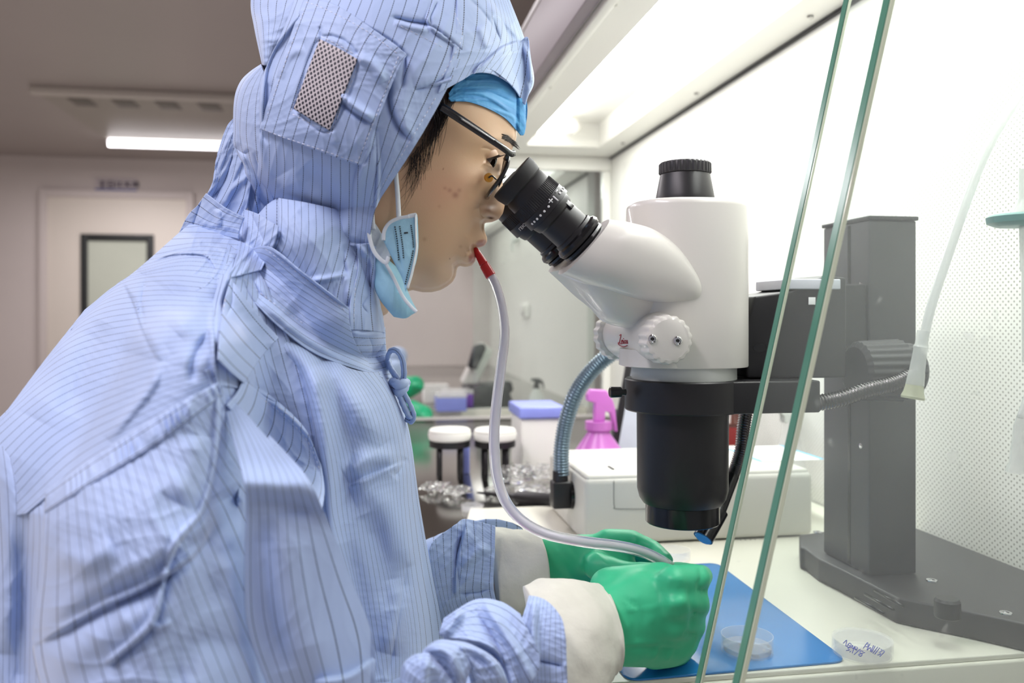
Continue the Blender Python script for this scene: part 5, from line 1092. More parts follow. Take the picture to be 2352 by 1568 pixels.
# near forearm: crumpled sleeve in several rolls
def slf(x, y): 
    d = (y-(1560-.10*(x-900)))/190
    return .515-.050*np.sqrt(np.clip(1-d*d, 0, 1))+.03*np.clip((x-1180)/140, 0, 1)*0
patch('near_cuff_sleeve', [(0, [(1215, 1368), (1180, 1500), (1190, 1640)]), (3, [(1238, 1372), (1225, 1470), (1235, 1640)]), (6, [(1262, 1385), (1255, 1500), (1262, 1640)]), (9, [(1290, 1420), (1296, 1520), (1300, 1640)]), (10.5, [(1300, 1470), (1302, 1550), (1304, 1640)])], .006, Yf=slf, wr=(2.0, 60), n=(90, 120), cr=[('r', 6, 8, [(1228, 1380), (1224, 1450), (1232, 1540)]), ('V', 6, 6, [(1296, 1530), (1250, 1520), (1228, 1515)])])
patch('sleeve_roll', [(0, [(1020, 1420), (1090, 1378), (1150, 1382), (1195, 1410)]), (2, [(1010, 1455), (1080, 1410), (1160, 1430), (1240, 1520)]), (5, [(1018, 1462), (1080, 1455), (1150, 1490), (1190, 1600)]), (8, [(1015, 1475), (1070, 1480), (1120, 1520), (1160, 1640)])], .014, Yf=slf, wr=(2.4, 60), n=(110, 120), seed=11, cr=[('s', 8, 24, [(1190, 1640), (1170, 1540), (1120, 1480), (1016, 1460)]), ('r', 6, 10, [(1110, 1380), (1150, 1440), (1200, 1520), (1240, 1600)]), ('V', 5, 7, [(1090, 1400), (1130, 1460), (1180, 1560)]), ('r', 7, 12, [(1060, 1400), (1030, 1440), (1018, 1460)])])
patch('sleeve_roll', [(0, [(1015, 1470), (1080, 1480), (1150, 1530), (1185, 1640)]), (3, [(1030, 1480), (1080, 1510), (1120, 1560), (1140, 1640)]), (5, [(1040, 1500), (1070, 1530), (1085, 1580), (1095, 1640)])], .024, Yf=slf, wr=(2.2, 50), n=(70, 90), seed=13, bulge=.008, cr=[('r', 6, 10, [(1030, 1480), (1110, 1500), (1160, 1570)])])
patch('sleeve_roll', [(0, [(975, 1490), (1010, 1470), (1060, 1482), (1082, 1530)]), (3, [(965, 1510), (1000, 1500), (1040, 1520), (1065, 1580)]), (6, [(960, 1540), (990, 1530), (1030, 1560), (1050, 1640)])], .032, Yf=slf, wr=(2.0, 40), n=(70, 80), seed=17, bulge=.008, cr=[('r', 6, 9, [(975, 1485), (1030, 1500), (1060, 1560)])])
patch('sleeve_roll', [(0, [(918, 1580), (925, 1530), (950, 1505), (985, 1500)]), (4, [(935, 1640), (960, 1560), (1000, 1540), (1035, 1560)]), (8, [(970, 1640), (1000, 1600), (1040, 1590), (1070, 1640)])], .040, Yf=slf, wr=(2.0, 40), n=(80, 80), seed=19, bulge=.008, cr=[('r', 6, 8, [(985, 1500), (975, 1560), (985, 1640)])])
# sleeve lining volume behind the rolls
sv = blob_mesh([pc(900, 1700, .50, 120, 1060, 1600, .515, 110), pc(1060, 1600, .515, 105, 1260, 1530, .535, 95, .8), pc(500, 1650, .50, 130, 920, 1720, .50, 130)], .006, 5)
uvl = sv.uv_layers.new(name='st'); li = np.zeros(len(sv.loops), int); sv.loops.foreach_get('vertex_index', li); cq = np.array([v.co for v in sv.vertices]); a_, b_ = arr_px(cq)
uvl.data.foreach_set('uv', np.stack([a_[li]/24, b_[li]/7], 1).astype(np.float32).ravel()); link('forearm_sleeve', sv, M['cloth'], coverall)

# ---- surgical cap, mask, glasses
def capY(x, y):
    return HY-(face_off(np.clip(x, 900, 1186), np.clip(y, -20, 300))+.0022)*np.clip((1207-x)/14, 0, 1)**.5
patch('surgical_cap', [(0, [(1030, 215), (1050, 190), (1100, 155), (1160, 150), (1200, 185), (1210, 230)]), (2, [(1030, 226), (1065, 208), (1110, 196), (1160, 205), (1195, 225), (1211, 262)]), (4, [(1034, 231), (1070, 228), (1120, 240), (1165, 262), (1190, 282), (1204, 306)]), (4.6, [(1036, 233), (1075, 234), (1122, 250), (1160, 272), (1183, 296), (1196, 311)])], 0, Yf=capY, mirror=False, cap=HY, wr=(1.5, 42, 1.9), n=(90, 130), m=M['cap'], parent=person, seed=8, cr=[('r', 1.6, 4, [(1040, 212), (1110, 218), (1180, 262)]), ('V', 2, 4, [(1044, 206), (1110, 206), (1185, 240)]), ('r', 1.5, 4, [(1130, 250), (1175, 268), (1196, 300)])])
M['mask'] = mat('pale_blue_mask_fabric', rgb(160, 208, 228), .7, noise=.04, nscale=200, bump=.2)
M['maskwhite'] = mat('white_mask_fabric', rgb(222, 230, 234), .7, noise=.03, nscale=200, bump=.2)
fm = empty('face_mask', (0, 0, 0)); fm.parent = person; fm['label'] = 'pale blue surgical mask pulled down below the chin'
mk = lambda nm, g, Yf, m_, **k: patch(nm, g, 0, Yf=Yf, m=m_, parent=fm, **k)
mk('mask_panel', [(0, [(852, 570), (858, 620), (862, 660), (875, 690), (905, 727)]), (1, [(868, 560), (880, 610), (890, 660), (905, 700), (930, 730)]), (2, [(885, 590), (905, 620), (915, 660), (930, 690), (945, 722)]), (3, [(895, 600), (915, 620), (930, 655), (945, 690), (958, 714)])], lambda x, y: .592+.0001*(x-870)+.0001*(700-y)*.3, M['mask'], wr=(1.6, 60), n=(60, 80), bulge=.012, seed=3)
mk('mask_inner', [(0, [(843, 500), (848, 540), (858, 580), (885, 602)]), (1, [(848, 500), (862, 535), (878, 560), (900, 585)]), (2, [(852, 498), (868, 522), (885, 550), (912, 580)])], lambda x, y: .586+0*x, M['maskwhite'], wr=(1.2, 50), n=(40, 50), seed=4)
mk('mask_side', [(0, [(881, 552), (883, 530), (895, 510), (915, 500), (958, 493)]), (1, [(893, 575), (900, 550), (912, 530), (930, 520), (959, 515)]), (2, [(905, 600), (918, 590), (930, 580), (945, 572), (960, 565)]), (3, [(925, 640), (930, 630), (938, 620), (946, 610), (955, 600)]), (4, [(932, 670), (936, 655), (940, 645), (945, 635), (948, 620)])], lambda x, y: .578+0*x, M['mask'], wr=(.8, 50), n=(60, 60), seed=5, bulge=.003, cr=[('V', 3, 4, [(880, 560), (905, 610), (930, 660)]), ('V', 1.5, 3, [(903, 520), (915, 580), (925, 620)])])
ms_ = BV[-1]
def mh(x, y, b=None): 
    h = ms_.ray_cast(CV, ray(x, y)); return (h[0]-ray(x, y)*.0008) if h[0] is not None else P(x, y, .577)
tube('mask_border', [mh(*q) for q in ((881, 552), (883, 530), (895, 512), (915, 502), (940, 497))], .0013, M['maskwhite'], fm, flat=.4)
tube('mask_border', [mh(*q) for q in ((938, 497), (955, 494), (955, 500), (956, 540), (957, 570), (952, 600), (946, 628), (936, 662))], .0015, M['maskwhite'], fm, flat=.35)
tube('mask_border', [P(x, y, .578) for x, y in ((845, 512), (850, 550), (862, 582), (885, 603), (893, 590))], .0014, M['maskwhite'], fm, flat=.35)
tube('mask_border', [P(x, y, .584) for x, y in ((885, 603), (905, 640), (925, 680), (945, 705), (957, 716))], .0012, M['maskwhite'], fm, flat=.5)
D = []
for pl in ([(907, 520), (913, 560), (916, 600)], [(918, 519), (924, 560), (927, 595)], [(944, 517), (948, 545), (950, 570)], [(949, 575), (944, 600), (936, 630), (930, 655)]):
    q, L = arcres(pl, int(8+sum(math.hypot(pl[i+1][0]-pl[i][0], pl[i+1][1]-pl[i][1]) for i in range(len(pl)-1))/9))
    for k in range(0, len(q)-1): a = q[k]; b = q[k]+(q[k+1]-q[k])*.5; D.append(tube_data([mh(*a), mh(*b)], .00045, seg=4, n=2))
D.append(tube_data([mh(928, 535), mh(937, 534)], .0005, seg=4, n=2))
joined('mask_embossing', D, M['darkframe'], fm)['kind'] = 'stuff'
tube('ear_loop', [face_pt(908, 385, .004), face_pt(911, 420, .004), face_pt(914, 460, .006), P(916, 502, .578)], .0016, M['maskwhite'], fm, flat=.8)
tube('ear_loop', [P(852, 455, .590), P(855, 490, .585), P(858, 527, .583)], .0014, M['maskwhite'], fm, flat=.8)
# glasses
gs = empty('glasses', (0, 0, 0)); gs.parent = person; gs['label'] = 'black rimmed glasses with dark temples'
M['gl'] = mat('black_acetate', rgb(26, 26, 28), .15, noise=0, coat=.5)
M['lens'] = dusty_hazy_glass('spectacle_lens', .02, (.93, .92, .88))
Tt, Tb = P(1178, 352, HY-.046), P(1133, 447, HY-.046)
def rim(y0, y1, sgn):
    dn = (Tb-Tt); c = Vector((0, 0, 0)); up = Tt; R = []
    for i in range(40):
        w = 2*PI*i/40; u = .5-.5*math.copysign(abs(math.cos(w))**.75, math.cos(w)); vv = .5+.5*math.copysign(abs(math.sin(w))**.75, math.sin(w))
        q = Tt+dn*u; yy = y0+(y1-y0)*vv; R.append(Vector((q.x+.004*math.sin(PI*u)-.004*vv*0+.0045*(vv if sgn > 0 else 1-vv)*0-.005*abs(yy-HY)/.06, yy, q.z)))
    return R
for sgn, (y0, y1) in ((1, (HY-.058, HY-.010)), (-1, (HY+.010, HY+.058))):
    R = rim(y0, y1, sgn); tube('rim', R, .0016, M['gl'], gs, closed=True, n=80, seg=8)
    cpt = sum(R, Vector())/len(R); v = [cpt]+R; from_data('lens', v, [(0, 1+i, 1+(i+1) % 40) for i in range(40)], M['lens'], gs, False)
tube('bridge', [Vector((Tt.x-.004, HY-.011, Tt.z-.012)), Vector((Tt.x+.001, HY, Tt.z-.009)), Vector((Tt.x-.004, HY+.011, Tt.z-.012))], .0016, M['gl'], gs)
h0 = P(1178, 358, HY-.063)
for s in (1, -1):
    my = lambda p: p if s > 0 else Vector((p.x, 2*HY-p.y, p.z))
    pts = [my(P(1182, 352, .598)), my(P(1172, 352, .594)), my(P(1150, 336, .590)), my(P(1100, 302, .586)), my(P(1050, 269, .582)), my(P(1010, 243, .580))]
    pts = [pts[0]]+pts[1:]
    tube('temple', pts, [.0020, .0024, .0026, .0030, .0032, .0032], M['gl'], gs, seg=12, n=40, flat=.55, up=(0, 0, 1))
    a = my(P(1184, 350, HY-.058)); tube('hinge', [my(P(1168, 352, .596)), my(P(1160, 366, .600))], .0016, M['gl'], gs, n=2)
tube('temple_shine', [P(1058, 272, .5785), P(1100, 299, .5825), P(1135, 322, .5865)], .0005, M['steel'], gs)
np_ = P(1124, 406, HY-.036)
lathe('nose_pad', [(-.0012, .0015), (-.001, .0032), (.001, .0034), (.0014, .0016)], P(1122, 408, HY-.050), (.5, -1, 0), mat('amber_pad', rgb(205, 140, 40), .3, noise=0), gs, 24)
tube('pad_arm', [P(1122, 408, HY-.052), P(1130, 404, HY-.052), P(1140, 412, HY-.050)], .0006, M['gl'], gs)
# ------------------------------------------------------------------ mouth pipette tube
mt = empty('mouth_pipette', P(1300, 1235, .62), 'milky flexible tube with red mouthpiece running from the lips to the gloved hands', 'tube')
a, b = P(1090, 570, .655), P(1128, 635, .648)
d = (b-a).normalized(); L = (b-a).length; s = (b-CV).dot(Fv)/FPX
lathe('mouthpiece', [(0, 5*s), (L*.05, 6.5*s), (L*.55, 10.5*s), (L*.58, 9*s), (L*.60, 11.5*s), (L*.98, 12.5*s), (L, 11*s)], a, d, M['red'], mt, 32)
tp = [(1124, 626, .649), (1140, 658, .645), (1154, 710, .64), (1159, 770, .635), (1150, 850, .63), (1140, 930, .625), (1135, 1000, .62), (1139, 1080, .615), (1158, 1145, .61), (1195, 1192, .605), (1250, 1224, .60), (1330, 1242, .60), (1420, 1254, .605), (1475, 1267, .61), (1520, 1288, .62), (1545, 1305, .63)]
tube('silicone_tube', [P(*q) for q in tp], [.0036, .0036, .0040, .0040, .0040, .0040, .0042, .0042], M['silicone'], mt, seg=20, n=220)
tube('tube_bore', [P(*q) for q in tp], .0019, mat('tube_bore_light', rgb(225, 222, 232), .1, noise=0), mt, seg=10, n=220)

# ------------------------------------------------------------------ dishes
def dish(name, c, r, h, label, liquid=True, lid=False, group=None):
    t = empty(name, c, label, 'petri dish')
    w = .0009
    lathe('dish_wall', [(0, r*.95), (.0002, r*.98), (h, r), (h, r-w), (.0012, r*.98-w), (.0011, .0002)], c, (0, 0, 1), M['clear'], t, 72, caps=False)
    if liquid: lathe('liquid', [(.0013, r*.96-w), (h*.38, r*.965-w), (h*.39, .0002)], c, (0, 0, 1), M['liquid'], t, 72, caps=False)
    if lid: lathe('lid', [(.0012, r*1.04), (h+.001, r*1.04), (h+.0016, r*1.03), (h+.0016, .0002)], c, (0, 0, 1), M['clear'], t, 72, caps=False)
    return t
c = PZ(1716, 1496, ZM); r = 59*(c-CV).dot(Fv)/FPX
d1_ = dish('petri_dish', c+Vector((0, 0, .0004)), r, .0125, 'open petri dish with clear liquid on the blue mat')
D = []; rr = random.Random(2)
for k in range(14):
    w = rr.random()*6.28; q = r*.9*rr.random()**.5; p = c+Vector((q*math.cos(w), q*math.sin(w), .0015+.003*rr.random())); D.append(lathe_data([(-.0012, .0002), (0, .0016), (.0012, .0002)], p, (rr.random(), rr.random(), .4), 8))
joined('droplets', D, M['liquid'], d1_)['kind'] = 'stuff'
c = PZ(1981, 1505, zt+.0006); r = 64*(c-CV).dot(Fv)/FPX
d2_ = dish('petri_dish', c+Vector((0, 0, .0012)), r, .0105, 'closed petri dish with blue handwriting, overlapping the mat corner', False, True)
zl = zt+.0006+.0012+.0105+.0022
def hand(lines, px0, py0, sx, sy, rot):
    cr_, sr_ = math.cos(rot), math.sin(rot); out = []
    for L in lines:
        q = spline(L, 6*len(L)) if len(L) > 2 else spline(L, 2)
        out.append(tube_data([PZ(px0+(p[0]*sx*cr_-p[1]*sy*sr_), py0+(p[0]*sx*sr_+p[1]*sy*cr_), zl) for p in q], .00028, seg=5, n=0))
    return out
W1 = [[(0, 2), (1, 0), (1.5, 3)], [(2, 3), (2.6, 1), (3.6, 1.2), (3.4, 3), (2.2, 3)], [(4, 3), (4.4, 1.4), (5, 3), (5.6, 1.5), (6, 3)], [(6.3, 1.4), (7, 2), (6.2, 3), (7.2, 3)]]
W2 = [[(0, 0), (1.4, .3), (.6, 1.4), (1.5, 2.2), (.3, 3)], [(2, 3), (2.3, 2.4)], [(3.2, 0), (3.2, 3)], [(4.2, 3.4), (5.8, -.3)], [(7.4, .3), (6.2, .5), (6.3, 1.4), (7.4, 2), (7, 3), (6, 2.6), (7.6, .9), (8.2, .5)]]
W3 = [[(0, 3), (.6, 0), (1.6, 1.5), (.5, 2)], [(2, 0), (2, 3), (3, 1.4), (4, 3), (4, 0)], [(4.8, 0), (4.6, 3)], [(6.2, -.2), (5.4, 3.2)], [(7.2, -.2), (6.4, 3.2)], [(8, 0), (9, .4), (8.2, 1.4), (9, 2.2), (7.8, 3)], [(9.4, 0), (10.2, .5), (9.6, 2), (9.2, 3.2)]]
D = hand(W1, 1940, 1468, 5.0, 4.5, .35)+hand(W2, 1947, 1480, 5.3, 4.6, .38)+hand(W3, 1990, 1474, 4.6, 5.2, .45)
joined('handwriting', D, M['ink'], d2_)
c = PZ(1548, 1283, zt+.001); dish('petri_dish', c, 38*(c-CV).dot(Fv)/FPX, .010, 'small clear dish lying behind the gloved fingers', False)
c = PZ(1085, 1172, -.2600); dish('petri_dish', c, 26*(c-CV).dot(Fv)/FPX, .008, 'clear dish on the steel bench beside the dark pen', False)

# ------------------------------------------------------------------ hanging tubes at the right, in front of the stand
hb = empty('hanging_drip_line', P(2120, 850, .52), 'hanging translucent tube with clear conical connector before the column', 'tube')
tube('soft_tube', [P(2420, 150, .52), P(2340, 225, .52), P(2270, 340, .52), P(2225, 450, .52), (P(2180, 580, .52)), P(2140, 700, .52), P(2119, 790, .52)], .0030, M['hang'], hb, seg=14, n=90)
a, b = P(2121, 760, .52), P(2096, 916, .52); d = (b-a).normalized(); s = (b-CV).dot(Fv)/FPX; L = (b-a).length
lathe('connector', [(0, 13*s), (L*.2, 14*s), (L*.24, 17*s), (L*.28, 15*s), (L*.6, 17*s), (L*.62, 18*s), (L*.8, 20*s)], a, d, M['frost'], hb, 40, caps=False)
lathe('connector_skirt', [(L*.78, 19*s), (L*.9, 22*s), (L*.97, 26*s), (L, 25*s)], a, d, mat('milky_cap', rgb(235, 235, 205), .4, noise=0, trans=.4), hb, 40)
hf = empty('syringe_filter', P(2345, 505, .50), 'round teal edged filter disc with clear stem cut by the right edge', 'filter')
q = P(2352, 505, .50); s = (q-CV).dot(Fv)/FPX
lathe('filter_disc', [(0, 60*s), (.002, 76*s), (.006, 78*s), (.0075, 70*s)], q+Vector((0, 0, -.004)), (0, 0, 1), M['teal'], hf, 60)
lathe('filter_stem', [(0, 10*s), (.03, 8*s), (.03, 5*s), (.09, 4*s)], q+Vector((0, 0, -.004)), (0, 0, -1), M['frost'], hf, 24)
lathe('filter_neck', [(0, 30*s), (.006, 18*s), (.012, 12*s), (.03, 10*s)], q+Vector((0, 0, .0036)), (0, 0, 1), M['frost'], hf, 24)
hc2 = empty('hanging_drip_line', P(2345, 1030, .50), 'clear connector hanging below the filter at the right edge', 'tube')
q = P(2345, 960, .50)
lathe('connector', [(0, 10*s), (.004, 14*s), (.03, 18*s), (.032, 22*s), (.036, 24*s)], q, Vector((-.08, 0, -1)), M['frost'], hc2, 30)
tube('soft_tube', [q, q+Vector((.01, 0, .03)), q+Vector((.02, 0, .09))], .0026, M['hang'], hc2)

# ------------------------------------------------------------------ things on the benches behind
def BZ(px, py): return PZ(px, py, -.2606)
# two white-topped round stands with black legs
def stand(px, label):
    c = BZ(px, 1098); s = (c-CV).dot(Fv)/FPX; h = 100*s
    t = empty('round_stand', c, label, 'stand', 'white topped stands on the far steel bench')
    for k in range(4):
        w = PI/4+k*PI/2; p = c+Vector((34*s*math.cos(w), 34*s*math.sin(w), .0)); tube('leg', [p, p+Vector((0, 0, h*.75))], 5*s, M['black'], t, n=2)
    lathe('holder_ring', [(0, 40*s), (h*.02, 47*s), (h*.14, 47*s), (h*.15, 40*s)], c+Vector((0, 0, h*.72)), (0, 0, 1), M['black'], t, 40)
    lathe('white_dish', [(0, 44*s), (h*.04, 48*s), (h*.14, 50*s), (h*.18, 49*s)], c+Vector((0, 0, h*.872)), (0, 0, 1), M['bench_white'], t, 40)
    lathe('dish_cover', [(0, 47*s), (h*.05, 48*s), (h*.09, 44*s), (h*.10, 30*s)], c+Vector((0, 0, h*1.055)), (0, 0, 1), M['bench_white'], t, 40)
stand(1033, 'white topped round stand with black legs, left one beside the green glove'); stand(1137, 'white topped round stand with black legs, right one before the far microscope')
# white bin with blue lid
c = BZ(1245, 1085); s = (c-CV).dot(Fv)/FPX
t = empty('lidded_box', c, 'white plastic box with a periwinkle blue lid on the steel bench', 'box')
box('bin', c+Vector((0, .05, 62*s)), (98*s, .10, 124*s), M['bench_white'], t, bev=.004)
box('lid', c+Vector((0, .05, 138*s)), (108*s, .112, 26*s), M['bluelid'], t, bev=.003)
# purple pipette boxes
for px_, py_, w_, m_, lb in ((1052, 945, 70, 'purple', 'purple tip box on the far bench behind the left stand'), (1010, 935, 60, 'bench_white', 'white tip box on the far bench beside the purple one'), (1030, 966, 66, 'bluelid', 'blue tip box stacked against the purple one')):
    q = P(px_, py_, 2.36); s = (q-CV).dot(Fv)/FPX; q = Vector((q.x, 2.36+(.0 if m_ == 'purple' else -.10 if m_ == 'bluelid' else .12), zz(-.26)))
    t = empty('tip_box', q, lb, 'box'); hh = .045 if m_ != 'bench_white' else .05
    box('tray', q+Vector((0, .04, hh*.4)), (w_*s, .08, hh*.8), M[m_], t, bev=.002); box('cover', q+Vector((0, .04, hh*.93)), (w_*s*1.02, .082, hh*.24), M['frost'], t, bev=.002)
# spray bottle heads
def spray(name, px, pyb, pyt, Y, body, head, label, k=1.0):
    b0 = P(px, pyb, Y); t0 = P(px, pyt, Y); b0.z = zz(-.26); h = t0.z-b0.z; t = empty(name, b0, label, 'spray bottle')
    lathe('bottle', [(0, h*.30), (h*.02, h*.33), (h*.20, h*.33), (h*.42, h*.22), (h*.58, h*.11), (h*.62, h*.10)], b0, (0, 0, 1), body, t, 40)
    lathe('collar', [(0, h*.13), (h*.08, h*.13)], b0+Vector((0, 0, h*.61)), (0, 0, 1), head, t, 24)
    o = b0+Vector((0, 0, h*.69))
    prism('spray_head', [o+Vector((x*h*k, -h*.05, z*h)) for x, z in ((-.09, 0), (.09, 0), (.10, .10), (.20, .08), (.28, -.10), (.32, -.10), (.28, .12), (.24, .20), (.12, .30), (-.16, .31), (-.22, .26), (-.22, .20), (-.08, .18))], (0, h*.10, 0), head, t, h*.012)
    return t
spray('spray_bottle', 1375, 1052, 893, 1.20, M['pink'], M['pink'], 'pink spray bottle behind the gooseneck and light source', .55)
spray('spray_bottle', 1232, 965, 868, 2.42, M['frost'], M['darkgrey'], 'spray bottle with dark trigger head behind the blue lidded box')
# far microscope (black foot, grey tilted head with screen)
q = P(1122, 968, 2.5); t = empty('microscope', Vector((q.x, 2.5, zz(-.26))), 'blurred dark and white microscope on the farther bench', 'microscope'); s = (q-CV).dot(Fv)/FPX; zb_ = zz(-.26)
F2 = lambda x, y, Y=2.5: P(x, y, Y)
prism('foot', [F2(1062, 930, 2.42), F2(1078, 885, 2.42), F2(1165, 885, 2.42), F2(1182, 930, 2.42)], (0, .16, 0), M['darkgrey'], t, .006)
prism('arm', [F2(1105, 910), F2(1120, 880), F2(1175, 876), F2(1180, 895), F2(1165, 912)], (0, .06, 0), M['darkgrey'], t, .004)
prism('body', [F2(1060, 880), F2(1090, 895), F2(1135, 805), F2(1108, 785)], (0, .08, 0), M['white'], t, .008)
prism('eyepiece_block', [F2(1076, 845, 2.46), F2(1090, 795, 2.46), F2(1112, 788, 2.46), F2(1118, 800, 2.46), F2(1095, 850, 2.46)], (0, .05, 0), M['black'], t, .006)
prism('stage', [F2(1040, 900), F2(1130, 900), F2(1130, 907), F2(1040, 907)], (0, .08, 0), M['white'], t, .002)
# switch and clip on the light end wall
for (px_, py_, lb) in ((1208, 712, 'white wall switch with a dark edge on the far white panel'),):
    q = PX(px_, py_, .598); t = empty('wall_switch', q, lb, 'switch'); box('plate', q-Vector((.004, 0, 0)), (.006, .14, .055), M['bench_white'], t, bev=.002); box('rocker', q-Vector((.010, -.02, .004)), (.006, .05, .034), M['grey_panel'], t, bev=.002); box('hook', q-Vector((.014, .035, -.006)), (.014, .025, .030), M['white'], t, bev=.002)
q = PX(1190, 552, .598); t = empty('wall_tap', q, 'small white tap hanging on the far bench wall behind the eyepieces', 'tap')
lathe('valve', [(0, .012), (.02, .014), (.028, .008)], q, (-1, 0, 0), M['ringgrey'], t, 20); tube('spout', [q+Vector((-.02, 0, 0)), q+Vector((-.024, 0, -.02)), q+Vector((-.024, 0, -.045))], .005, M['ringgrey'], t)
# dark pen on the bench
a, b = P(1096, 1133, 1.08), P(1330, 1172, .98); a = BZ(1096, 1142)+Vector((0, 0, .007)); b = BZ(1318, 1172)+Vector((0, 0, .010))
t = empty('dark_probe', (a+b)/2, 'long dark tapering pen with yellow print lying on the steel bench', 'pen'); d = (b-a).normalized(); L = (b-a).length
lathe('shaft', [(0, .0012), (L*.12, .0025), (L*.40, .0048), (L*.44, .0085), (L*.98, .0100), (L, .008)], a, d, M['black'], t, 24)
box('yellow_label', a+d*(L*.64)+Vector((0, -.0095, .0)), (.026, .0012, .007), M['yellow'], t, M=Matrix.Rotation(math.atan2(d.y, d.x), 4, 'Z'))
# amber jar by the coupler
q = BZ(1332, 1198); t = empty('label_jar', q, 'small clear jar with yellow label under the light coupler', 'jar'); s = (q-CV).dot(Fv)/FPX
lathe('glass', [(0, .013), (.02, .013), (.022, .010)], q, (0, 0, 1), M['clear'], t, 30); lathe('label_band', [(.004, .0132), (.015, .0132)], q, (0, 0, 1), M['yellow'], t, 30, caps=False)
# brown bottle behind the objective and paper, conical flask
q = P(1676, 1040, 1.16); t = empty('reagent_bottle', Vector((q.x, q.y, zz(-.26))), 'brown bottle with dark cap and red label behind the objective', 'bottle'); s = (q-CV).dot(Fv)/FPX
lathe('body', [(0, .026), (.002, .028), (.105, .028), (.118, .014), (.124, .012)], Vector((q.x, q.y, zz(-.26))), (0, 0, 1), M['brown'], t, 36)
lathe('label', [(.05, .0284), (.10, .0284)], Vector((q.x, q.y, zz(-.26))), (0, 0, 1), M['redlabel'], t, 36, caps=False)
lathe('cap', [(0, .016), (.002, .018), (.03, .018), (.032, .015)], Vector((q.x, q.y, zz(-.26)+.124)), (0, 0, 1), M['black'], t, 36)
q = PZ(1768, 1062, zl1+.006-ZC); lo_ = Vector((P(1728, 1050, lsy+.1).x, lsy+.05, zl1+.0040))
pp_ = box('paper_sheet', (P(1780, 1060, lsy+.1).x, lsy+.11, zl1+.0042), (.085, .11, .0006), M['paper'], None); tag(pp_, 'white sheet with blue edges lying on top of the light source', 'paper')
for xx in (-.040, .040): bb('blue_edge', (P(1780, 1060, lsy+.1).x+xx-.002, lsy+.056, zl1+.0046), (P(1780, 1060, lsy+.1).x+xx+.002, lsy+.164, zl1+.0049), M['bluepaper'], pp_)
q = Vector((P(1815, 1060, 1.13).x, 1.13, zz(-.26))); t = empty('conical_flask', q, 'clear conical flask with a grey clip behind the light source', 'flask')
lathe('glass', [(0, .040), (.003, .043), (.06, .020), (.095, .011), (.115, .011), (.117, .013)], q, (0, 0, 1), M['clear'], t, 40)
prism('clip', [q+Vector((x, -.008, .112+z)) for x, z in ((-.028, .016), (.028, .018), (.016, .004), (.012, -.006), (-.012, -.006), (-.012, .004))], (0, .016, 0), M['ringgrey'], t, .001)
tube('wire', [q+Vector((.012, 0, .11)), q+Vector((.03, -.03, .07)), q+Vector((.05, -.05, .02)), q+Vector((.055, -.055, .002))], .0012, M['ringgrey'], t)
# white bottle beside the pink one, dark stand arm
q = P(1450, 1035, 1.36); t = empty('small_bottle', Vector((q.x, q.y, zz(-.26))), 'small white bottle right of the pink spray bottle', 'bottle')
lathe('body', [(0, .016), (.002, .018), (.10, .018), (.106, .012), (.112, .010)], Vector((q.x, q.y, zz(-.26))), (0, 0, 1), M['bench_white'], t, 30); lathe('cap', [(0, .012), (.018, .012)], Vector((q.x, q.y, zz(-.26)+.112)), (0, 0, 1), M['bluelid'], t, 30)
q0, q1 = P(1404, 920, 1.30), P(1440, 838, 1.30); t = empty('tablet_screen', q0, 'slanted dark framed screen behind the focus knobs', 'screen')
dd = (q1-q0); nn = Vector((dd.z, 0, -dd.x)).normalized()
prism('frame', [q0+Vector((0, 0, -.10))-dd*.2, q1, q1+Vector((.10, 0, .0)), q0+Vector((.10, 0, -.10))-dd*.2], (0, .012, 0), M['black'], t, .003)
prism('screen', [q0+Vector((.012, -.001, -.085))-dd*.2, q1+Vector((.008, -.001, -.008)), q1+Vector((.09, -.001, -.008)), q0+Vector((.09, -.001, -.085))-dd*.2], (0, .0008, 0), mat('pale_screen', rgb(205, 215, 225), .2, noise=.1, nscale=30), t)
prism('support', [q0+Vector((.02, .013, -.12))-dd*.2, q0+Vector((.06, .013, -.12)), q0+Vector((.06, .013, -.02)), q0+Vector((.02, .013, -.02))], (0, .05, 0), M['black'], t, .002)
# crumpled clear wrappers
def wrapper(px, py, size, seed, label):
    c = BZ(px, py); bm = bmesh.new(); bmesh.ops.create_icosphere(bm, subdivisions=3, radius=size); rr = random.Random(seed)
    from mathutils import noise
    for v in bm.verts:
        n = noise.noise(v.co*(2.2/size)+Vector((seed, 0, 0)))+.5*noise.noise(v.co*(6/size)); v.co *= 1+.7*n; v.co.z = v.co.z*.38
    zmin = min(v.co.z for v in bm.verts)
    bmesh.ops.translate(bm, verts=bm.verts, vec=c-Vector((0, 0, zmin)))
    o = from_bm('plastic_wrapper', bm, M['wrap'], None, False); tag(o, label, 'wrapper', 'crumpled clear wrappers on the steel bench')
M['wrap'] = mat('crinkled_clear_film', rgb(250, 250, 250), .03, noise=0, trans=.95, ior=1.18)
for i, (px_, py_, s_, lb) in enumerate(((1190, 1108, .032, 'crumpled clear wrapper behind the tube on the steel bench'), (1258, 1102, .027, 'crumpled clear wrapper beside the gooseneck foot'), (1225, 1142, .022, 'low crumpled clear wrapper nearest the dark pen'), (1146, 1135, .016, 'small crumpled clear wrapper by the right stand'), (1050, 1140, .018, 'small glinting wrapper on the steel before the left stand'), (1000, 1130, .018, 'pinkish glinting wrapper at the bench edge'))): wrapper(px_, py_, s_, i*3.7, lb)
q = BZ(1065, 1085); t = empty('blue_vial', q, 'small blue labelled vial between the two round stands', 'vial'); lathe('body', [(0, .010), (.05, .010), (.052, .008)], q, (0, 0, 1), M['bluelid'], t, 20); lathe('cap', [(0, .0095), (.014, .0095)], q+Vector((0, 0, .052)), (0, 0, 1), M['bluebar'], t, 20)
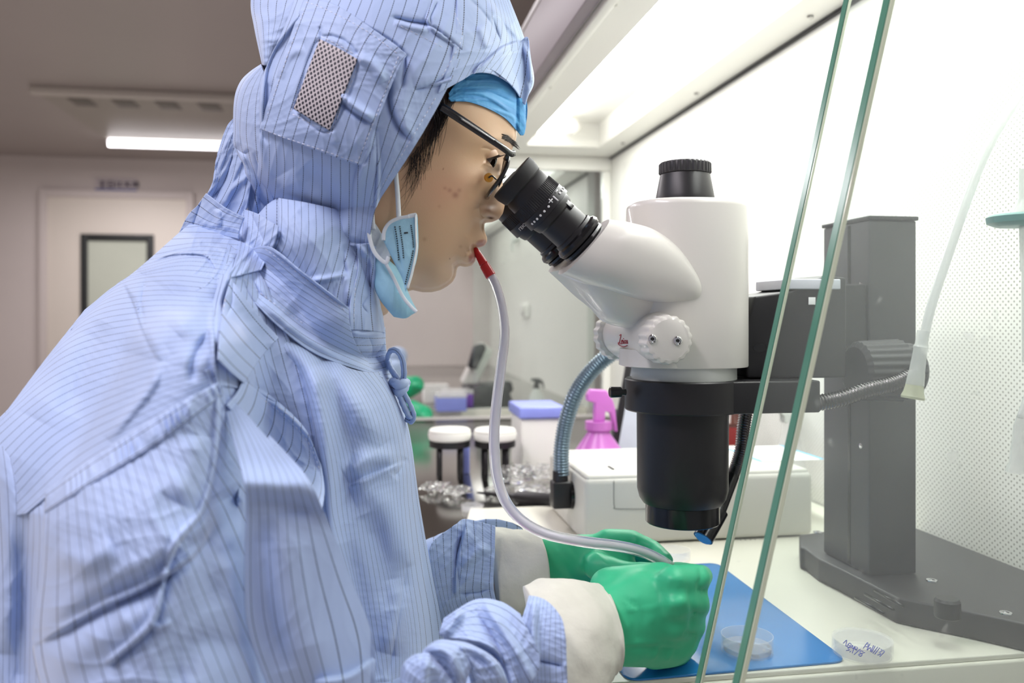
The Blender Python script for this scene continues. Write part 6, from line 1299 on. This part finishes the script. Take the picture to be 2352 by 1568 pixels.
# maroon stool edge under the bench line
t = empty('stool', (-.16, .67, 0), 'maroon padded stool under the hooded person, barely seen at the bench edge', 'stool')
lathe('seat', [(0, .17), (.01, .19), (.05, .19), (.06, .17)], (-.20, .67, ZC-.70-.155), (0, 0, 1), M['maroon'], t, 48)
lathe('post', [(0, .03), (.10, .03)], (-.20, .67, ZC-.70-.255), (0, 0, 1), M['chrome'], t, 24)
for k in range(5):
    w = k*2*PI/5; tube('leg', [(-.20, .67, .07), (-.20+.25*math.cos(w), .67+.25*math.sin(w), .03)], .018, M['darkgrey'], t, n=2)
q0 = PZ(975, 1140, -.262)
# coworker
cw = blob_mesh([(Vector((-.18, 3.05, ZC+.05)), .095, Vector((-.16, 3.05, ZC-.02)), .085), (Vector((-.20, 3.05, ZC-.05)), .07, Vector((-.26, 3.05, ZC-.18)), .11), (Vector((-.27, 3.05, ZC-.22)), .14, Vector((-.30, 3.05, ZC-.58)), .17, (1, 1.25, 1)),
    (Vector((-.25, 2.87, ZC-.20)), .075, Vector((-.22, 2.80, ZC-.42)), .06), (Vector((-.22, 2.80, ZC-.42)), .058, Vector((.08, 2.86, ZC-.19)), .04), (Vector((-.25, 3.23, ZC-.20)), .075, Vector((-.22, 3.30, ZC-.42)), .06), (Vector((-.22, 3.30, ZC-.42)), .058, Vector((.10, 3.20, ZC-.16)), .04),
    (Vector((-.28, 2.96, ZC-.62)), .10, Vector((.08, 2.94, ZC-.52)), .08), (Vector((-.28, 3.14, ZC-.62)), .10, Vector((.08, 3.16, ZC-.52)), .08), (Vector((.08, 2.94, ZC-.52)), .075, Vector((.06, 2.94, ZC-.96)), .05), (Vector((.08, 3.16, ZC-.52)), .075, Vector((.06, 3.16, ZC-.96)), .05),
    (Vector((.06, 2.94, ZC-.985)), .045, Vector((.17, 2.94, ZC-1.0)), .035), (Vector((.06, 3.16, ZC-.985)), .045, Vector((.17, 3.16, ZC-1.0)), .035)], .012, 5)
cwo = link('person', cw, mat('pale_blue_gown', rgb(175, 195, 228), .7, noise=.05, nscale=10)); tag(cwo, 'blurred coworker in pale blue behind the mask, green gloves over the far bench', 'person')
joined('face', [lathe_data([(r_*math.cos(a_), .066*math.sin(a_)+1e-4) for a_ in np.linspace(0, PI, 13) for r_ in (.075,)], (-.125, 3.05, ZC+.03), (1, 0, -.3), 28)], mat('coworker_skin', rgb(205, 165, 140), .5), cwo)
lathe('pink_cap', [(.0, .103), (.03, .101), (.07, .08), (.095, .04), (.10, .004)], (-.185, 3.05, ZC+.055), (-.1, 0, 1), mat('pink_cap_cloth', rgb(225, 150, 195), .7), cwo, 36)
gm = mat('blurred_green_glove', rgb(30, 165, 115), .5)
for (a, b, c_) in ((P(905, 895, 2.30), P(935, 890, 2.26), P(965, 880, 2.24)), (P(905, 950, 2.22), P(945, 945, 2.18), P(990, 958, 2.12))):
    hb_ = blob_mesh([(a, .026, b, .034, (1, 1, .8)), (b, .030, b.lerp(c_, .6), .026)]+[(b.lerp(c_, .5)+Vector((0, (k-1.5)*.014, 0)), .012, c_+Vector((0, (k-1.5)*.012, -.008-.003*k)), .009) for k in range(4)]+[(b, .013, b.lerp(c_, .7)+Vector((0, -.03, .0)), .009)], .005, 3)
    g_ = link('gloved_hand', hb_, gm, cwo)
